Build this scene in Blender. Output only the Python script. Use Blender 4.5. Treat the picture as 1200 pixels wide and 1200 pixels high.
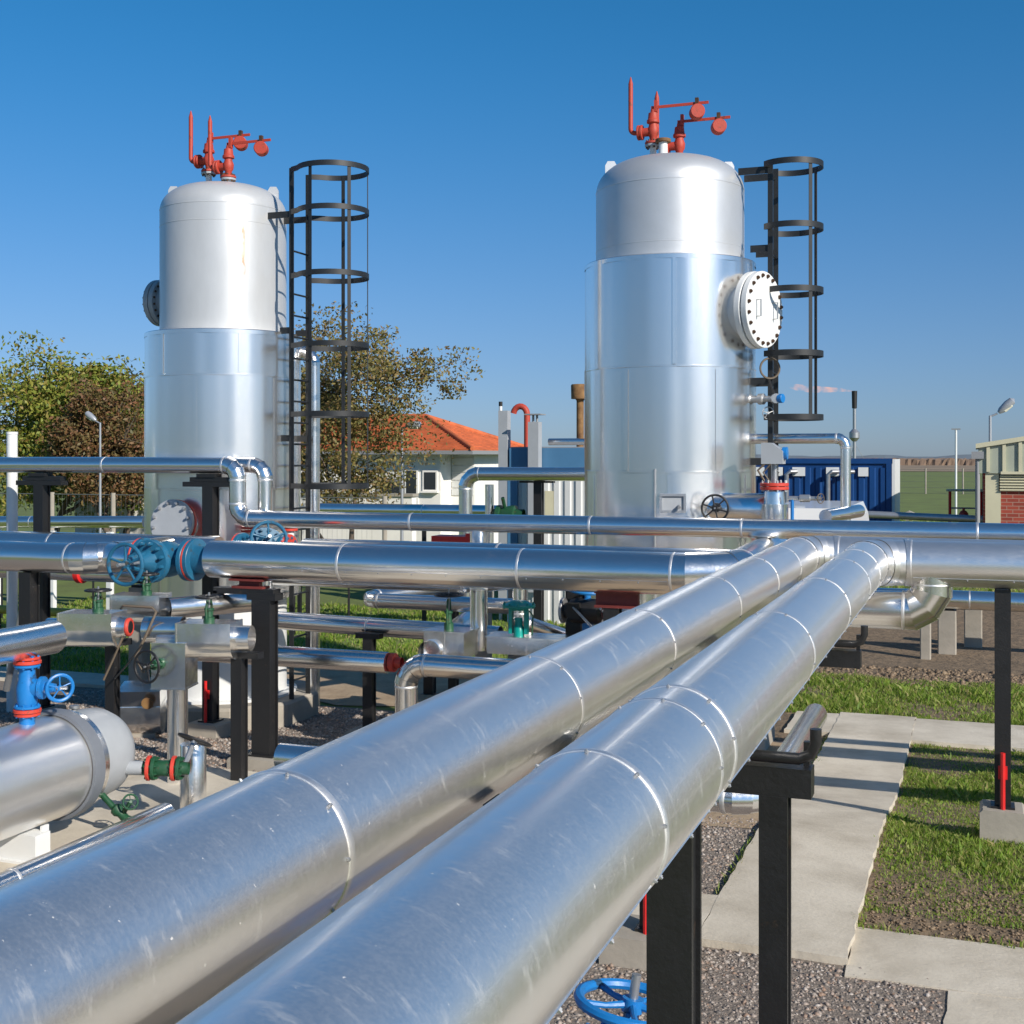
import bpy, math, random
import numpy as np
from mathutils import Vector, Matrix
random.seed(7); rng = np.random.default_rng(7)
V = Vector
R = math.radians
scene = bpy.context.scene
for o in list(bpy.data.objects): bpy.data.objects.remove(o)
COL = scene.collection
# ------------------------------------------------------------------ camera, sky, sun, exposure
cam = bpy.data.cameras.new('camera'); cam_o = bpy.data.objects.new('camera', cam); COL.objects.link(cam_o)
cam_o.location = (0, 0, 2.65); cam_o.rotation_euler = (R(90), 0, R(20.2))
cam.sensor_width = 36; cam.lens = 44.4; cam.shift_y = -65/1200
cam.clip_start = 0.05; cam.clip_end = 6000
scene.camera = cam_o
SUN_EL = R(29); SUN_H = V((0.868, -0.497, 0)).normalized()
SUN = V((SUN_H.x*math.cos(SUN_EL), SUN_H.y*math.cos(SUN_EL), math.sin(SUN_EL)))
world = bpy.data.worlds.new('World'); scene.world = world; world.use_nodes = True
wn = world.node_tree.nodes; wl = world.node_tree.links
sky = wn.new('ShaderNodeTexSky'); sky.sky_type = 'NISHITA'; sky.sun_disc = False
sky.sun_elevation = SUN_EL; sky.sun_rotation = math.atan2(SUN_H.x, SUN_H.y)
sky.altitude = 100; sky.air_density = 0.8; sky.dust_density = 0.2; sky.ozone_density = 10.0
bg = wn['Background']; SKY = 0.094; bg.inputs['Strength'].default_value = SKY
# clear autumn sky: Nishita, a little more saturated all over, greying into haze at the horizon all the way round
tint = wn.new('ShaderNodeHueSaturation'); tint.inputs['Saturation'].default_value = 1.1; tint.inputs['Hue'].default_value = 0.485
wl.new(sky.outputs[0], tint.inputs['Color'])
wtc = wn.new('ShaderNodeTexCoord'); wsx = wn.new('ShaderNodeSeparateXYZ'); wl.new(wtc.outputs['Generated'], wsx.inputs[0])
wmr = wn.new('ShaderNodeMapRange'); wmr.interpolation_type = 'SMOOTHSTEP'; wmr.inputs[1].default_value = -0.06; wmr.inputs[2].default_value = 0.36; wmr.inputs[3].default_value = 0.95; wmr.inputs[4].default_value = 0.0
wl.new(wsx.outputs[2], wmr.inputs[0])
hz = wn.new('ShaderNodeMix'); hz.data_type = 'RGBA'; hz.blend_type = 'MULTIPLY'; hz.inputs[0].default_value = 1.0
hz.inputs[7].default_value = (0.58, 0.57, 0.62, 1); dsat = wn.new('ShaderNodeHueSaturation'); dsat.inputs['Saturation'].default_value = 0.78; wl.new(sky.outputs[0], dsat.inputs['Color']); wl.new(dsat.outputs[0], hz.inputs[6])
haze_mix = wn.new('ShaderNodeMix'); haze_mix.data_type = 'RGBA'; wl.new(wmr.outputs[0], haze_mix.inputs[0]); wl.new(tint.outputs[0], haze_mix.inputs[6]); wl.new(hz.outputs[2], haze_mix.inputs[7])
wl.new(haze_mix.outputs[2], bg.inputs['Color'])
sl = bpy.data.lights.new('sun', 'SUN'); sl.energy = 4.3; sl.angle = R(0.53); sl.color = (1.0, 0.93, 0.83)
so = bpy.data.objects.new('sun', sl); COL.objects.link(so); so.rotation_euler = SUN.to_track_quat('Z', 'Y').to_euler(); so.location = (20, -10, 20)
scene.view_settings.view_transform = 'Standard'; scene.view_settings.look = 'None'
scene.view_settings.exposure = 0.36; scene.view_settings.gamma = 1.0
scene.render.engine = 'CYCLES'

def gz(y):
    t = min(1, max(0, (y-8.8)/3.1)); return -0.27*t*t*(3-2*t)
# ------------------------------------------------------------------ materials
def mat(name, col, rough=0.5, metal=0.0, var=0.0, vscale=4.0, bump=0.0, bscale=20.0, col2=None, stretch=(1, 1, 1), rvar=0.0, detail=6, bdist=0.01, thresh=None, coat=0.0):
    m = bpy.data.materials.new(name); m.use_nodes = True
    nt = m.node_tree; n = nt.nodes; l = nt.links; b = n['Principled BSDF']
    b.inputs['Base Color'].default_value = (*col, 1); b.inputs['Roughness'].default_value = rough; b.inputs['Metallic'].default_value = metal
    b.inputs['Coat Weight'].default_value = coat
    tc = n.new('ShaderNodeTexCoord'); mp = n.new('ShaderNodeMapping'); mp.inputs['Scale'].default_value = stretch
    l.new(tc.outputs['Object'], mp.inputs['Vector'])
    m['map'] = 1
    if var or col2:
        nz = n.new('ShaderNodeTexNoise'); nz.inputs['Scale'].default_value = vscale; nz.inputs['Detail'].default_value = detail; nz.inputs['Roughness'].default_value = 0.65
        l.new(mp.outputs[0], nz.inputs['Vector'])
        rp = n.new('ShaderNodeValToRGB')
        c2 = col2 if col2 else tuple(max(0, c*(1-var)) for c in col)
        c1 = col if col2 else tuple(min(1, c*(1+var*0.5)) for c in col)
        lo, hi = thresh if thresh else (0.3, 0.7)
        rp.color_ramp.elements[0].position = lo; rp.color_ramp.elements[1].position = hi
        rp.color_ramp.elements[0].color = (*c2, 1); rp.color_ramp.elements[1].color = (*c1, 1)
        l.new(nz.outputs[0], rp.inputs[0]); l.new(rp.outputs[0], b.inputs['Base Color'])
        if rvar:
            mr = n.new('ShaderNodeMapRange'); mr.inputs[3].default_value = rough-rvar; mr.inputs[4].default_value = rough+rvar
            mr.inputs[1].default_value = 0.3; mr.inputs[2].default_value = 0.7
            l.new(nz.outputs[0], mr.inputs[0]); l.new(mr.outputs[0], b.inputs['Roughness'])
    if bump:
        bz = n.new('ShaderNodeTexNoise'); bz.inputs['Scale'].default_value = bscale; bz.inputs['Detail'].default_value = 5
        l.new(mp.outputs[0], bz.inputs['Vector'])
        bp = n.new('ShaderNodeBump'); bp.inputs['Strength'].default_value = bump; bp.inputs['Distance'].default_value = bdist
        l.new(bz.outputs[0], bp.inputs['Height']); l.new(bp.outputs[0], b.inputs['Normal'])
    return m
def aluminium(name, base=0.9, rough=0.24, dust=0.2, dent=0.2, dscale=2.2, dcol=(0.6, 0.58, 0.54), even=False, coat=0.0, streak=(1, 1, 1), specks=0.0):
    """sheet-metal cladding: mild dents, fine scratches and rub marks, dry specks"""
    m = bpy.data.materials.new(name); m.use_nodes = True
    nt = m.node_tree; n = nt.nodes; l = nt.links; b = n['Principled BSDF']
    b.inputs['Metallic'].default_value = 1.0; b.inputs['Coat Weight'].default_value = coat; b.inputs['Coat Roughness'].default_value = 0.06; b.inputs['Coat IOR'].default_value = 1.8
    tc = n.new('ShaderNodeTexCoord')
    def noise(scale, detail=5, rg=0.6, st=None):
        nz = n.new('ShaderNodeTexNoise'); nz.inputs['Scale'].default_value = scale; nz.inputs['Detail'].default_value = detail; nz.inputs['Roughness'].default_value = rg
        if st:
            mp = n.new('ShaderNodeMapping'); mp.inputs['Scale'].default_value = st; l.new(tc.outputs['Object'], mp.inputs[0]); l.new(mp.outputs[0], nz.inputs['Vector'])
        else: l.new(tc.outputs['Object'], nz.inputs['Vector'])
        return nz.outputs[0]
    def rng_(src, a, b_, c, d):
        mr = n.new('ShaderNodeMapRange'); mr.inputs[1].default_value = a; mr.inputs[2].default_value = b_; mr.inputs[3].default_value = c; mr.inputs[4].default_value = d
        l.new(src, mr.inputs[0]); return mr.outputs[0]
    def math_(op, a, b_):
        q = n.new('ShaderNodeMath'); q.operation = op
        for i, x in enumerate((a, b_)):
            if isinstance(x, (int, float)): q.inputs[i].default_value = x
            else: l.new(x, q.inputs[i])
        return q.outputs[0]
    rub = noise(9, 7, 0.75, streak); scr = noise(55, 3, 0.7, streak); sp = noise(75, 3, 0.6); area = noise(1.7, 3, 0.5); grain = noise(140, 2, 0.5)
    b.inputs['Base Color'].default_value = (base, base*0.98, base*0.955, 1)
    k = 0.25 if even else 1.0
    r1 = math_('ADD', rng_(rub, 0.35, 0.7, rough*(1-0.07*k), rough*(1+0.12*k)), rng_(scr, 0.45, 0.7, -0.01*k, 0.045*k)); l.new(r1, b.inputs['Roughness'])
    dif = n.new('ShaderNodeBsdfDiffuse'); dif.inputs[0].default_value = (*dcol, 1); ms = n.new('ShaderNodeMixShader')
    rubm = math_('MULTIPLY', rng_(rub, 0.58, 0.78, 0.0, 0.12 if even else 0.7), math_('MULTIPLY', rng_(area, 0.42, 0.62, 0.15, 1.0), dust))
    spm = math_('MULTIPLY', rng_(sp, 0.70, 0.76, 0.0, 1.0), specks)
    film = math_('ADD', dust*0.18, math_('MULTIPLY', rng_(grain, 0.4, 0.7, 0.0, 1.0), dust*(0.01 if even else 0.07)))
    fac = math_('MINIMUM', math_('ADD', math_('ADD', rubm, spm), film), 0.85)
    l.new(fac, ms.inputs[0]); l.new(b.outputs[0], ms.inputs[1]); l.new(dif.outputs[0], ms.inputs[2]); l.new(ms.outputs[0], n['Material Output'].inputs[0])
    b1 = n.new('ShaderNodeBump'); b1.inputs['Strength'].default_value = dent; b1.inputs['Distance'].default_value = 0.03
    l.new(noise(dscale, 2, 0.4), b1.inputs['Height']); l.new(b1.outputs[0], b.inputs['Normal'])
    return m
M = {}
M['alu_big'] = aluminium('weathered_aluminium', 0.92, 0.34, 0.55, 0.16, 1.5, (0.70, 0.69, 0.66), coat=0.25, streak=(0.7, 2.2, 0.7), specks=0.6)
M['alu'] = aluminium('bright_aluminium', 0.92, 0.21, 0.14, 0.22, 2.4, coat=0.0, specks=0.3)
M['alu_tank'] = aluminium('tank_aluminium', 0.90, 0.25, 0.42, 0.06, 1.0, (0.56, 0.55, 0.53), even=True, coat=0.1, streak=(1, 1, 0.15))
M['alu_box'] = aluminium('sheet_box_aluminium', 0.92, 0.22, 0.16, 0.35, 4)
M['band'] = aluminium('joint_band_aluminium', 0.92, 0.5, 0.2, 0.05, 3)
M['white'] = mat('white_tank_paint', (0.72, 0.73, 0.72), 0.38, 0, 0.06, 3, 0.03, 30)
def stain(m, u, at, half, z0, z1, col):
    n = m.node_tree.nodes; l = m.node_tree.links; b = n['Principled BSDF']; tc = n.new('ShaderNodeTexCoord')
    def mt(op, a, b_=0.0, c=None):
        q = n.new('ShaderNodeMath'); q.operation = op
        for i, x in enumerate((a, b_)):
            if isinstance(x, (int, float)): q.inputs[i].default_value = x
            else: l.new(x, q.inputs[i])
        return q.outputs[0]
    def dot(v):
        q = n.new('ShaderNodeVectorMath'); q.operation = 'DOT_PRODUCT'; l.new(tc.outputs['Object'], q.inputs[0]); q.inputs[1].default_value = v; return q.outputs['Value']
    nz = n.new('ShaderNodeTexNoise'); nz.inputs['Scale'].default_value = 9; nz.inputs['Detail'].default_value = 8; l.new(tc.outputs['Object'], nz.inputs[0])
    wob = mt('MULTIPLY', mt('SUBTRACT', nz.outputs[0], 0.5), half*3.0)
    t = mt('ABSOLUTE', mt('SUBTRACT', mt('ADD', dot((u[0], u[1], 0)), wob), at))
    side = mt('GREATER_THAN', dot((u[1], -u[0], 0)), 0.0)
    def ramp(x, a, b_, c, d):
        q = n.new('ShaderNodeMapRange'); q.interpolation_type = 'SMOOTHSTEP'
        for i, y in enumerate((a, b_, c, d)): q.inputs[i+1].default_value = y
        l.new(x, q.inputs[0]); return q.outputs[0]
    z = dot((0, 0, 1)); mk = mt('MULTIPLY', mt('MULTIPLY', ramp(t, half*0.2, half, 1, 0), side), mt('MULTIPLY', ramp(z, z0, z0+0.08, 0, 1), ramp(z, z1-0.2, z1, 1, 0)))
    mk = mt('MULTIPLY', mk, ramp(nz.outputs[0], 0.3, 0.6, 0.25, 0.9))
    mx = n.new('ShaderNodeMix'); mx.data_type = 'RGBA'; mx.inputs[7].default_value = (*col, 1); src = b.inputs['Base Color'].links[0].from_socket; l.new(src, mx.inputs[6]); l.new(mk, mx.inputs[0]); l.new(mx.outputs[2], b.inputs['Base Color'])
M['white_shell'] = mat('weathered_white_shell', (0.56, 0.57, 0.575), 0.38, 0.3, 0.10, 2.5, 0.03, 30, stretch=(1, 1, 0.35))
stain(M['white_shell'], (0.838, 0.546), 0.21, 0.028, 4.85, 5.52, (0.32, 0.16, 0.05))
stain(M['white_shell'], (0.838, 0.546), 0.17, 0.10, 5.0, 5.35, (0.55, 0.50, 0.42))
M['silver'] = mat('silver_tank_paint', (0.62, 0.63, 0.64), 0.42, 0.55, 0.08, 2, 0.04, 40)
M['grey_paint'] = mat('grey_paint', (0.36, 0.38, 0.40), 0.4, 0, 0.08, 4)
M['black'] = mat('black_steel_paint', (0.014, 0.014, 0.015), 0.42, 0, 0, 11, 0.2, 60, col2=(0.05, 0.035, 0.025), thresh=(0.26, 0.36), rvar=0.1)
M['ring_grey'] = mat('ring_grey_paint', (0.16, 0.175, 0.20), 0.45, 0, 0.1, 6)
M['ladder'] = mat('ladder_black_paint', (0.016, 0.018, 0.02), 0.5, 0, 0.3, 6)
M['red'] = mat('valve_red_paint', (0.42, 0.05, 0.028), 0.58, 0, 0, 14, 0.25, 50, col2=(0.16, 0.05, 0.03), thresh=(0.33, 0.42), bdist=0.004)
M['flange_red'] = mat('flange_red_paint', (0.55, 0.05, 0.03), 0.53, 0, 0, 14, 0.25, 50, col2=(0.14, 0.06, 0.04), thresh=(0.33, 0.42), bdist=0.004)
M['tag_red'] = mat('bright_red_paint', (0.65, 0.02, 0.02), 0.4, 0, 0.15, 10)
M['oxide'] = mat('red_oxide_paint', (0.16, 0.025, 0.02), 0.6, 0, 0.3, 10)
M['blue'] = mat('petrol_blue_paint', (0.015, 0.115, 0.21), 0.43, 0, 0, 14, 0.25, 50, col2=(0.05, 0.05, 0.045), thresh=(0.33, 0.42), bdist=0.004)
M['bright_blue'] = mat('bright_blue_paint', (0.01, 0.17, 0.48), 0.4, 0, 0, 14, 0.25, 50, col2=(0.02, 0.06, 0.12), thresh=(0.33, 0.42), bdist=0.004)
M['green'] = mat('dark_green_paint', (0.012, 0.07, 0.03), 0.48000000000000004, 0, 0, 14, 0.25, 50, col2=(0.07, 0.05, 0.03), thresh=(0.33, 0.42), bdist=0.004)
M['teal'] = mat('teal_paint', (0.0, 0.25, 0.22), 0.35, 0, 0.15, 8)
M['yellow'] = mat('yellow_pipe_paint', (0.42, 0.33, 0.04), 0.5, 0, 0.2, 6)
M['rust'] = mat('rusty_steel', (0.30, 0.17, 0.06), 0.8, 0, 0, 6, 0.2, 30, col2=(0.09, 0.035, 0.015))
M['bolt'] = mat('rusty_bolt', (0.11, 0.06, 0.035), 0.6, 0.4, 0.4, 20)
M['steel'] = mat('galvanised_steel', (0.42, 0.43, 0.44), 0.4, 0.7, 0.15, 8)
M['rubber'] = mat('black_rubber', (0.01, 0.01, 0.01), 0.6)
M['brown_cable'] = mat('brown_cable', (0.12, 0.09, 0.06), 0.6)
M['concrete'] = mat('cast_concrete', (0.40, 0.36, 0.30), 0.9, 0, 0, 2.2, 0.35, 30, col2=(0.27, 0.245, 0.205), bdist=0.006)
M['slab'] = mat('pale_slab_concrete', (0.60, 0.54, 0.44), 0.92, 0, 0, 1.6, 0.45, 38, col2=(0.38, 0.33, 0.255), bdist=0.006, detail=12, thresh=(0.28, 0.62))
M['gravel_bed'] = mat('gravel_bed', (0.26, 0.215, 0.175), 0.95, 0, 0, 30, 0.8, 45, col2=(0.12, 0.10, 0.085), bdist=0.02, detail=8)
M['sand'] = mat('sand', (0.42, 0.32, 0.21), 0.95, 0, 0, 3, 0.5, 25, col2=(0.28, 0.20, 0.125), bdist=0.02)
M['soil'] = mat('soil', (0.22, 0.155, 0.095), 0.95, 0, 0, 5, 0.8, 14, col2=(0.11, 0.08, 0.05), bdist=0.05, detail=8)
M['ground'] = mat('grassy_ground', (0.15, 0.20, 0.04), 0.95, 0, 0, 0.6, 0.5, 6, col2=(0.10, 0.12, 0.03), bdist=0.05, detail=10)
M['field'] = mat('bare_field', (0.32, 0.235, 0.15), 0.95, 0, 0, 0.05, 0, 1, col2=(0.18, 0.13, 0.08))
M['corn'] = mat('dry_corn', (0.22, 0.15, 0.10), 0.95, 0, 0, 0.3, 0, 1, col2=(0.14, 0.095, 0.07))
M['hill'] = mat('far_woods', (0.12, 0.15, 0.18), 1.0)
M['plaster'] = mat('white_plaster', (0.82, 0.80, 0.75), 0.9, 0, 0.08, 1.5, 0.1, 30)
M['roof'] = mat('orange_clay_tile', (0.55, 0.135, 0.045), 0.8, 0, 0.35, 2.5, 0.2, 20)
M['glass'] = mat('dark_window_glass', (0.03, 0.035, 0.04), 0.08)
M['grey_trim'] = mat('grey_trim', (0.25, 0.26, 0.27), 0.6)
M['cabin_blue'] = mat('cabin_blue_paint', (0.07, 0.19, 0.34), 0.45, 0, 0.12, 1.5)
M['cabin_white'] = mat('cabin_wall_sheet', (0.62, 0.63, 0.62), 0.5, 0, 0.08, 1.0)
M['cont_blue'] = mat('container_blue_paint', (0.004, 0.05, 0.19), 0.45, 0, 0.2, 1.5)
M['cream'] = mat('cream_panel', (0.55, 0.52, 0.36), 0.6, 0, 0.08, 2)
M['cream2'] = mat('sage_panel', (0.33, 0.36, 0.29), 0.6, 0, 0.08, 2)
M['lamp_grey'] = mat('lamp_grey_paint', (0.35, 0.37, 0.4), 0.4, 0.3)
M['lens'] = mat('lamp_lens', (0.7, 0.68, 0.55), 0.2)
M['van'] = mat('white_van_paint', (0.8, 0.8, 0.8), 0.25, 0, coat=0.5)
M['bark'] = mat('bark', (0.13, 0.10, 0.075), 0.95, 0, 0.4, 12, 0.6, 30)
M['wire'] = mat('fence_wire', (0.16, 0.17, 0.16), 0.6, 0.3)
def brick_mat():
    m = bpy.data.materials.new('red_brick'); m.use_nodes = True; n = m.node_tree.nodes; l = m.node_tree.links
    tc = n.new('ShaderNodeTexCoord'); mp = n.new('ShaderNodeMapping'); mp.inputs['Rotation'].default_value = (R(90), 0, 0)
    bt = n.new('ShaderNodeTexBrick'); bt.inputs['Scale'].default_value = 1; bt.inputs['Brick Width'].default_value = 0.25; bt.inputs['Row Height'].default_value = 0.083
    bt.inputs['Mortar Size'].default_value = 0.008; bt.inputs['Color1'].default_value = (0.34, 0.06, 0.035, 1); bt.inputs['Color2'].default_value = (0.24, 0.04, 0.025, 1); bt.inputs['Mortar'].default_value = (0.33, 0.2, 0.15, 1)
    l.new(tc.outputs['Object'], mp.inputs[0]); l.new(mp.outputs[0], bt.inputs[0]); l.new(bt.outputs[0], n['Principled BSDF'].inputs[0]); n['Principled BSDF'].inputs['Roughness'].default_value = 0.9
    return m
M['brick'] = brick_mat()
def leaf_mat(name, cols, trans=0.25):
    m = bpy.data.materials.new(name); m.use_nodes = True; n = m.node_tree.nodes; l = m.node_tree.links; b = n['Principled BSDF']
    ge = n.new('ShaderNodeNewGeometry'); rp = n.new('ShaderNodeValToRGB')
    el = rp.color_ramp.elements
    while len(el) < len(cols): el.new(0.5)
    for i, c in enumerate(cols): el[i].position = i/(len(cols)-1); el[i].color = (*c, 1)
    l.new(ge.outputs['Random Per Island'], rp.inputs[0]); l.new(rp.outputs[0], b.inputs[0]); b.inputs['Roughness'].default_value = 0.6
    tr = n.new('ShaderNodeBsdfTranslucent'); ms = n.new('ShaderNodeMixShader'); ms.inputs[0].default_value = trans
    l.new(rp.outputs[0], tr.inputs[0]); l.new(b.outputs[0], ms.inputs[1]); l.new(tr.outputs[0], ms.inputs[2]); l.new(ms.outputs[0], n['Material Output'].inputs[0])
    return m
M['leaf_green'] = leaf_mat('green_leaves', [(0.09, 0.14, 0.02), (0.19, 0.24, 0.03), (0.30, 0.30, 0.05), (0.26, 0.17, 0.045)])
M['leaf_brown'] = leaf_mat('autumn_leaves', [(0.10, 0.10, 0.03), (0.19, 0.085, 0.04), (0.15, 0.13, 0.04), (0.24, 0.10, 0.045)])
M['leaf_olive'] = leaf_mat('olive_leaves', [(0.10, 0.10, 0.025), (0.21, 0.19, 0.05), (0.26, 0.19, 0.06), (0.19, 0.11, 0.045)])
M['blade'] = leaf_mat('grass_blades', [(0.11, 0.20, 0.015), (0.19, 0.31, 0.025), (0.28, 0.36, 0.06), (0.40, 0.34, 0.14)], 0.4)
M['stones'] = leaf_mat('gravel_stones', [(0.13, 0.115, 0.105), (0.27, 0.225, 0.19), (0.34, 0.30, 0.265), (0.25, 0.16, 0.11), (0.44, 0.40, 0.36)], 0.0)
M['clods'] = leaf_mat('soil_clods', [(0.12, 0.085, 0.05), (0.19, 0.13, 0.08), (0.25, 0.18, 0.11)], 0.0)

# ------------------------------------------------------------------ mesh helpers
def frame(d):
    d = V(d).normalized(); a = V((0, 0, 1)) if abs(d.z) < 0.95 else V((1, 0, 0))
    u = d.cross(a).normalized(); w = u.cross(d).normalized(); return d, u, w
class MB:
    def __init__(s): s.v = []; s.f = []
    def ring(s, c, u, w, r, n):
        b = len(s.v)
        for i in range(n):
            a = 2*math.pi*i/n; s.v.append(V(c)+u*(r*math.cos(a))+w*(r*math.sin(a)))
        return b
    def bridge(s, a, b, n):
        for i in range(n): j = (i+1) % n; s.f.append((a+i, a+j, b+j, b+i))
    def cap(s, a, n, flip=False):
        f = list(range(a, a+n)); s.f.append(tuple(f[::-1] if flip else f))
    def lathe(s, o, d, prof, n=24):
        d, u, w = frame(d); o = V(o); prev = None
        for k, (t, r) in enumerate(prof):
            if r < 1e-6:
                s.v.append(o+d*t); cur = ('p', len(s.v)-1)
            else: cur = ('r', s.ring(o+d*t, u, w, r, n))
            if prev:
                if prev[0] == 'r' and cur[0] == 'r': s.bridge(prev[1], cur[1], n)
                elif prev[0] == 'p' and cur[0] == 'r':
                    for i in range(n): s.f.append((prev[1], cur[1]+(i+1) % n, cur[1]+i))
                elif prev[0] == 'r':
                    for i in range(n): s.f.append((cur[1], prev[1]+i, prev[1]+(i+1) % n))
            prev = cur
        return s
    def disc(s, o, d, r, h, n=28, bev=0.004):
        return s.lathe(o, d, [(-h/2, 0), (-h/2, r-bev), (-h/2+bev, r), (h/2-bev, r), (h/2, r-bev), (h/2, 0)], n)
    def tube(s, pts, r, n=12, cap=True):
        pts = [V(p) for p in pts]; rs = r if isinstance(r, (list, tuple)) else [r]*len(pts)
        prev = None; u = None
        for i, p in enumerate(pts):
            t = (pts[min(i+1, len(pts)-1)]-pts[max(i-1, 0)]).normalized()
            if u is None: _, u, w = frame(t)
            else: u = (u-t*u.dot(t)).normalized()
            w = u.cross(t).normalized()
            b = s.ring(p, u, w, rs[i], n)
            if prev is not None: s.bridge(prev, b, n)
            elif cap: s.cap(b, n, True)
            prev = b
        if cap: s.cap(prev, n)
        return s
    def box(s, c, size, rot=None, bev=0):
        c = V(c); b = len(s.v); hx, hy, hz = (q/2 for q in size); Rm = rot if rot else Matrix.Identity(3)
        for x in (-1, 1):
            for y in (-1, 1):
                for z in (-1, 1): s.v.append(c+Rm @ V((x*hx, y*hy, z*hz)))
        for f in ((0, 1, 3, 2), (4, 6, 7, 5), (0, 4, 5, 1), (2, 3, 7, 6), (0, 2, 6, 4), (1, 5, 7, 3)): s.f.append(tuple(b+i for i in f))
        return s
    def bar(s, pts, w, h, up=(0, 0, 1), closed=False):
        """flat bar swept along pts: w across, h along up"""
        pts = [V(p) for p in pts]; up = V(up); N = len(pts); st = []
        for i, p in enumerate(pts):
            a = pts[(i-1) % N] if (closed or i) else p; c = pts[(i+1) % N] if (closed or i < N-1) else p
            t = (c-a).normalized(); sd = t.cross(up).normalized()
            b = len(s.v); st.append(b)
            for x, z in ((-1, -1), (1, -1), (1, 1), (-1, 1)): s.v.append(p+sd*(x*w/2)+up*(z*h/2))
        for i in range(N if closed else N-1):
            a, b = st[i], st[(i+1) % N]
            for k in range(4): s.f.append((a+k, a+(k+1) % 4, b+(k+1) % 4, b+k))
        if not closed: s.f.append(tuple(st[0]+k for k in (3, 2, 1, 0))); s.f.append(tuple(st[-1]+k for k in range(4)))
        return s
    def torus(s, o, d, Rr, r, n=32, m=8):
        d, u, w = frame(d); o = V(o); b = len(s.v)
        for i in range(n):
            a = 2*math.pi*i/n; e = u*math.cos(a)+w*math.sin(a)
            for j in range(m):
                t = 2*math.pi*j/m; s.v.append(o+e*(Rr+r*math.cos(t))+d*(r*math.sin(t)))
        for i in range(n):
            for j in range(m):
                i2 = (i+1) % n; j2 = (j+1) % m; s.f.append((b+i*m+j, b+i*m+j2, b+i2*m+j2, b+i2*m+j))
        return s
    def extrude(s, prof, o, u, w, d):
        """2D profile (a,b) in axes u,w at o, extruded by vector d"""
        o, u, w, d = V(o), V(u), V(w), V(d); b = len(s.v); n = len(prof)
        for k in (0, 1):
            for (x, y) in prof: s.v.append(o+u*x+w*y+d*k)
        s.bridge(b, b+n, n); s.cap(b, n, True); s.cap(b+n, n); return s
    def mesh(s, name, loc=(0, 0, 0), angle=38):
        me = bpy.data.meshes.new(name); L = V(loc)
        me.from_pydata([tuple(p-L) for p in s.v], [], s.f); me.validate()
        import bmesh
        bm = bmesh.new(); bm.from_mesh(me); bmesh.ops.recalc_face_normals(bm, faces=bm.faces); bm.to_mesh(me); bm.free()
        me.polygons.foreach_set('use_smooth', [True]*len(me.polygons)); me.set_sharp_from_angle(angle=R(angle)); return me
class Th:
    def __init__(s, name, label, cat, loc, group=None, kind=None):
        s.o = bpy.data.objects.new(name, None); COL.objects.link(s.o); s.o.location = loc; s.loc = V(loc); s.o.empty_display_size = 0.1
        s.o['label'] = label; s.o['category'] = cat
        if group: s.o['group'] = group
    def part(s, mb, name, m, parent=None, angle=38):
        me = mb.mesh(name, s.loc, angle); me.materials.append(M[m]); o = bpy.data.objects.new(name, me); COL.objects.link(o)
        o.parent = parent if parent else s.o; return o
    def inst(s, me, name, Mx, parent=None):
        o = bpy.data.objects.new(name, me); COL.objects.link(o); o.parent = parent if parent else s.o
        o.matrix_local = Matrix.Translation(-s.loc) @ Mx; return o
def single(mb, name, m, label, cat, loc, group=None, angle=38):
    me = mb.mesh(name, loc, angle); me.materials.append(M[m]); o = bpy.data.objects.new(name, me); COL.objects.link(o); o.location = loc
    o['label'] = label; o['category'] = cat
    if group: o['group'] = group
    return o
def raw(name, v, f, m, kind=None, smooth=False):
    me = bpy.data.meshes.new(name); me.from_pydata(v, [], f); me.materials.append(M[m])
    if smooth: me.polygons.foreach_set('use_smooth', [True]*len(me.polygons))
    o = bpy.data.objects.new(name, me); COL.objects.link(o)
    if kind: o['kind'] = kind
    return o
def npmesh(name, verts, faces, m, kind='stuff', k=4):
    me = bpy.data.meshes.new(name); nv, nf = len(verts), len(faces)
    me.vertices.add(nv); me.vertices.foreach_set('co', np.ascontiguousarray(verts, dtype=np.float32).ravel())
    me.loops.add(nf*k); me.loops.foreach_set('vertex_index', np.ascontiguousarray(faces, dtype=np.int32).ravel())
    me.polygons.add(nf); me.polygons.foreach_set('loop_start', np.arange(0, nf*k, k, dtype=np.int32))
    me.update(calc_edges=True); me.materials.append(M[m]); o = bpy.data.objects.new(name, me); COL.objects.link(o)
    if kind: o['kind'] = kind
    return o
bolt_me = {}
def bolt_mesh(r, h, m):
    k = (r, h, m)
    if k not in bolt_me:
        me = MB().lathe((0, 0, 0), (0, 0, 1), [(-h/2, 0), (-h/2, r), (h/2, r), (h/2, r*0.6), (h/2+r*0.5, r*0.55), (h/2+r*0.5, 0)], 6).mesh('bolt'); me.materials.append(M[m]); bolt_me[k] = me
    return bolt_me[k]
def bolts(th, o, d, Rr, n, r, h, m='bolt', parent=None):
    d, u, w = frame(d); q = d.to_track_quat('Z', 'Y').to_matrix().to_4x4()
    for i in range(n):
        a = 2*math.pi*(i+0.5)/n
        th.inst(bolt_mesh(r, h, m), 'bolt', Matrix.Translation(V(o)+u*(Rr*math.cos(a))+w*(Rr*math.sin(a))) @ q, parent)

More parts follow.
